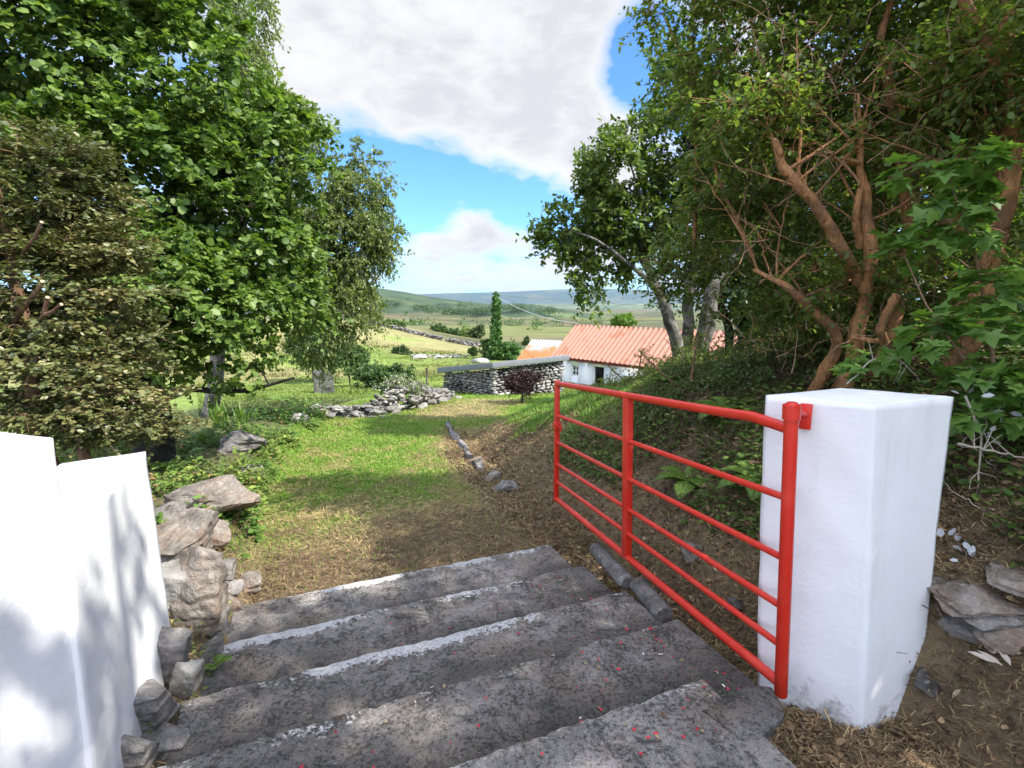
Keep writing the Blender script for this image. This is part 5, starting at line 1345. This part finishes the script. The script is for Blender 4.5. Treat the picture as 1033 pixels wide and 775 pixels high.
hill('hills', [(400, 321), (440, 316), (470, 312), (505, 307), (520, 306.2), (545, 308), (575, 313), (610, 319)], 800, 1500, -36,
     [(.05, .085, .034), (.035, .062, .026), (.10, .13, .045)], 'low dark wooded hill in the valley', amp=4, sc=110)
hill('mountains', [(-200, 300), (100, 300), (380, 298.5), (430, 297), (480, 296), (520, 294.5), (570, 292.5), (620, 292), (680, 295), (760, 293), (900, 297), (1200, 300)], 8000, 12500, -60,
     [(.065, .085, .06), (.045, .07, .055), (.09, .10, .06)], 'long flat topped mountain on the horizon', amp=26, sc=1100., nx=400)
hill('mountains', [(330, 312), (420, 309), (480, 309), (530, 307), (600, 306), (680, 306.5), (760, 307), (900, 309)], 4200, 6500, -55,
     [(.09, .12, .055), (.07, .10, .05), (.16, .18, .085)], 'lower valley side below the flat topped mountain', amp=8, sc=300., nx=400)
# far woods
def woods(spots, name, label, sz):
    P = []
    for (px, py, Y, rx, n) in spots:
        c = at(px, py, Y); k_ = Y / FPX
        for _ in range(n):
            x = c[0] + rng.normal() * rx * k_ * .5; y = Y + rng.normal() * Y * .02; zg = gz(x, y)
            P.append(A([x, y, max(zg, c[2] - .2 * k_) if Y > 900 else zg]))
    P = A(P); nl = 26
    Q = np.repeat(P, nl, 0) + rng.normal(size=(len(P) * nl, 3)) * A([1.5, 1.5, 1.3]) * sz + A([0, 0, 1.2 * sz])
    V, F = leaves(Q, rand_dir(len(Q)) + A([0, 0, .6]), rand_dir(len(Q)), sz * 1.1, T_OVAL)
    return tag(build(name, V, [F], L_DARK if sz > 1.5 else L_BUSH), label, kind='stuff')
woods([(388, 306, 1150, 5, 14), (398, 308, 1150, 5, 14), (424, 312, 1000, 6, 24), (436, 314, 980, 7, 20), (460, 316, 960, 12, 50), (482, 315, 960, 10, 50), (470, 309, 1300, 10, 14), (500, 313, 1000, 8, 24), (520, 312, 1000, 14, 40), (550, 315, 960, 12, 26), (375, 303, 1400, 8, 16), (410, 304, 1500, 10, 12), (445, 309, 1400, 12, 14)], 'woodland', 'dark patches of distant woodland on the hillside', 2.5)
woods([(525, 323, 420, 3, 5), (545, 322, 430, 6, 8), (560, 321, 500, 5, 8), (515, 326, 330, 4, 4), (540, 332, 240, 3, 3), (600, 321, 450, 20, 10), (470, 330, 260, 4, 3), (412, 332, 200, 4, 3), (560, 325, 350, 20, 8), (500, 324, 380, 16, 8), (430, 325, 320, 20, 9), (600, 316, 800, 40, 12), (520, 318, 700, 40, 14)], 'scrubland', 'scattered gorse and scrub on the distant bog', 1.2)

# ================================================================== SKY, SUN, AIR
SUN_EL, SUN_AZ = 48., -22.           # azimuth measured from +X towards +Y
sd = A([math.cos(R(SUN_EL)) * math.cos(R(SUN_AZ)), math.cos(R(SUN_EL)) * math.sin(R(SUN_AZ)), math.sin(R(SUN_EL))])
sun = bpy.data.lights.new('sun', 'SUN'); sun.energy = 3.4; sun.angle = R(.53); sun.color = (1, .955, .88)
so = link(bpy.data.objects.new('sun', sun)); so.rotation_euler = Vector(-sd).to_track_quat('-Z', 'Y').to_euler(); so.location = (30, 0, 40)

w = bpy.data.worlds.new('World'); S.world = w; w.use_nodes = True
class WM(Mat):
    def __init__(s): s.t = w.node_tree; s.outn = s.t.nodes['World Output']; s.b = None
k = WM(); bgd = w.node_tree.nodes['Background']
sky = k.n('ShaderNodeTexSky'); sky.sky_type = 'NISHITA'; sky.sun_disc = False
sky.sun_elevation = R(SUN_EL); sky.sun_rotation = R(90 - SUN_AZ); sky.air_density = 1.0; sky.dust_density = .4; sky.ozone_density = 1.6; sky.altitude = 100
k.l(k.mix(1., sky.outputs['Color'], (.46, .76, 1.16), 'MULTIPLY'), bgd.inputs['Color']); bgd.inputs['Strength'].default_value = .115
co = k.n('ShaderNodeTexCoord').outputs['Generated']
xyz = k.n('ShaderNodeSeparateXYZ'); k.l(co, xyz.inputs[0])
den = k.math('ADD', k.math('MAXIMUM', xyz.outputs['Z'], 0.), .15)
cb = k.n('ShaderNodeCombineXYZ'); k.l(k.math('DIVIDE', xyz.outputs['X'], den), cb.inputs[0]); k.l(k.math('DIVIDE', xyz.outputs['Y'], den), cb.inputs[1])
P2 = cb.outputs[0]
nA = k.noise(1.35, 9, .56, P2, .25); nB = k.noise(4.2, 8, .6, P2); nC = k.noise(.9, 5, .5, P2)
def blob(px, py, r0, r1, amp):
    d = nrm(ray(px, py)); dot = k.t.nodes.new('ShaderNodeVectorMath'); dot.operation = 'DOT_PRODUCT'; k.l(co, dot.inputs[0]); dot.inputs[1].default_value = tuple(d)
    mr = k.n('ShaderNodeMapRange'); mr.interpolation_type = 'SMOOTHSTEP'; k.l(dot.outputs['Value'], mr.inputs['Value'])
    mr.inputs['From Min'].default_value = math.cos(R(r1)); mr.inputs['From Max'].default_value = math.cos(R(r0)); mr.inputs['To Max'].default_value = amp
    return mr.outputs['Result']
bias = None
for b_ in [(470, 40, 4, 20, .22), (600, 110, 3, 12, .22), (340, 60, 3, 13, .18), (540, 150, 2, 7, .14), (605, 170, 1, 5, .14), (440, 100, 2, 8, .16), (740, 20, 2, 8, .1),
           (440, 182, 1, 6, -.42), (510, 198, 1, 5, -.40), (385, 180, 1, 7, -.34), (350, 150, 1, 6, -.26), (560, 212, 1, 5, -.32), (650, 66, 1, 5.5, -.50), (690, 90, 1, 5, -.30), (400, 235, 1, 3, -.1),
           (450, 252, 1, 6, .20), (520, 255, 1, 6, .20), (590, 250, 1, 6, .16), (480, 228, .5, 3.5, .16), (720, 260, 2, 9, .1), (250, 250, 2, 10, .1)]:
    o_ = blob(*b_); bias = o_ if bias is None else k.math('ADD', bias, o_)
mpd = k.n('ShaderNodeMapping'); k.l(co, mpd.inputs['Vector']); mpd.inputs['Scale'].default_value = (1, 1, 2.0)
nD = k.noise(7.5, 8, .62, mpd.outputs['Vector'], .3)
lowp = k.math('MULTIPLY', k.math('SUBTRACT', nD, .5), .75)
dens = k.math('ADD', lowp, k.math('ADD', k.math('ADD', k.math('MULTIPLY', nA, .85), k.math('ADD', k.math('MULTIPLY', nB, .42), -.08)), bias))
cov = k.ramp(dens, [(.45, 0.), (.57, .45), (.80, 1.)])
shade = k.math('ADD', k.math('MULTIPLY', dens, .55), k.math('ADD', k.math('MULTIPLY', nC, .35), k.math('MULTIPLY', nD, .45)))
ccol = k.ramp(shade, [(.70, (1.1, 1.1, 1.1)), (.88, (.95, .955, .97)), (1.0, (.80, .815, .865))])
def srange(sock, a, b, lo, hi):
    m_ = k.n('ShaderNodeMapRange'); m_.interpolation_type = 'SMOOTHSTEP'; k.l(sock, m_.inputs['Value'])
    for nm_, v_ in (('From Min', a), ('From Max', b), ('To Min', lo), ('To Max', hi)): m_.inputs[nm_].default_value = v_
    return m_.outputs['Result']
# unseen cloud overhead and behind the camera is brightened as added fill light
over = srange(xyz.outputs['Z'], .50, .85, .39, 1.5)
south = srange(xyz.outputs['Y'], -.05, -.6, 0., 1.3)
glow = k.math('ADD', over, south)
cl = k.n('ShaderNodeBackground'); k.l(ccol, cl.inputs['Color']); k.l(glow, cl.inputs['Strength'])
mx = k.n('ShaderNodeMixShader'); k.l(cov, mx.inputs[0]); k.l(bgd.outputs[0], mx.inputs[1]); k.l(cl.outputs[0], mx.inputs[2]); k.l(mx.outputs[0], k.outn.inputs['Surface'])

HAZE = True
if HAZE:
    hm = bpy.data.materials.new('haze_air'); hm.use_nodes = True; t = hm.node_tree; t.nodes.remove(t.nodes['Principled BSDF'])
    pv = t.nodes.new('ShaderNodeVolumePrincipled'); pv.inputs['Color'].default_value = (.50, .72, 1, 1); pv.inputs['Density'].default_value = 3.2e-5; pv.inputs['Anisotropy'].default_value = .2
    t.links.new(pv.outputs[0], t.nodes['Material Output'].inputs['Volume'])
    m = Mesh(); m.box((0, 0, 110), (14000, 0, 0), (0, 14000, 0), (0, 0, 225))
    tag(m.out('haze', hm), 'pale blue summer haze in the valley air', kind='stuff')

# ================================================================== CAMERA AND RENDER
cam = bpy.data.cameras.new('camera'); cam.sensor_width = 36; cam.lens = 36 * FPX / 1033.; cam.clip_end = 40000; cam.clip_start = .05
co_ = link(bpy.data.objects.new('camera', cam)); co_.location = (0, 0, EYE); co_.rotation_euler = (math.pi / 2 - TH, 0, 0)
S.camera = co_
S.view_settings.view_transform = 'Standard'; S.view_settings.look = 'None'; S.view_settings.gamma = 1; S.view_settings.exposure = 1.32
S.render.engine = 'CYCLES'
cy = S.cycles
cy.use_denoising = True
cy.max_bounces = 7; cy.diffuse_bounces = 3; cy.glossy_bounces = 2; cy.transmission_bounces = 4; cy.volume_bounces = 0; cy.transparent_max_bounces = 8
cy.sample_clamp_indirect = 6; cy.caustics_reflective = False; cy.caustics_refractive = False
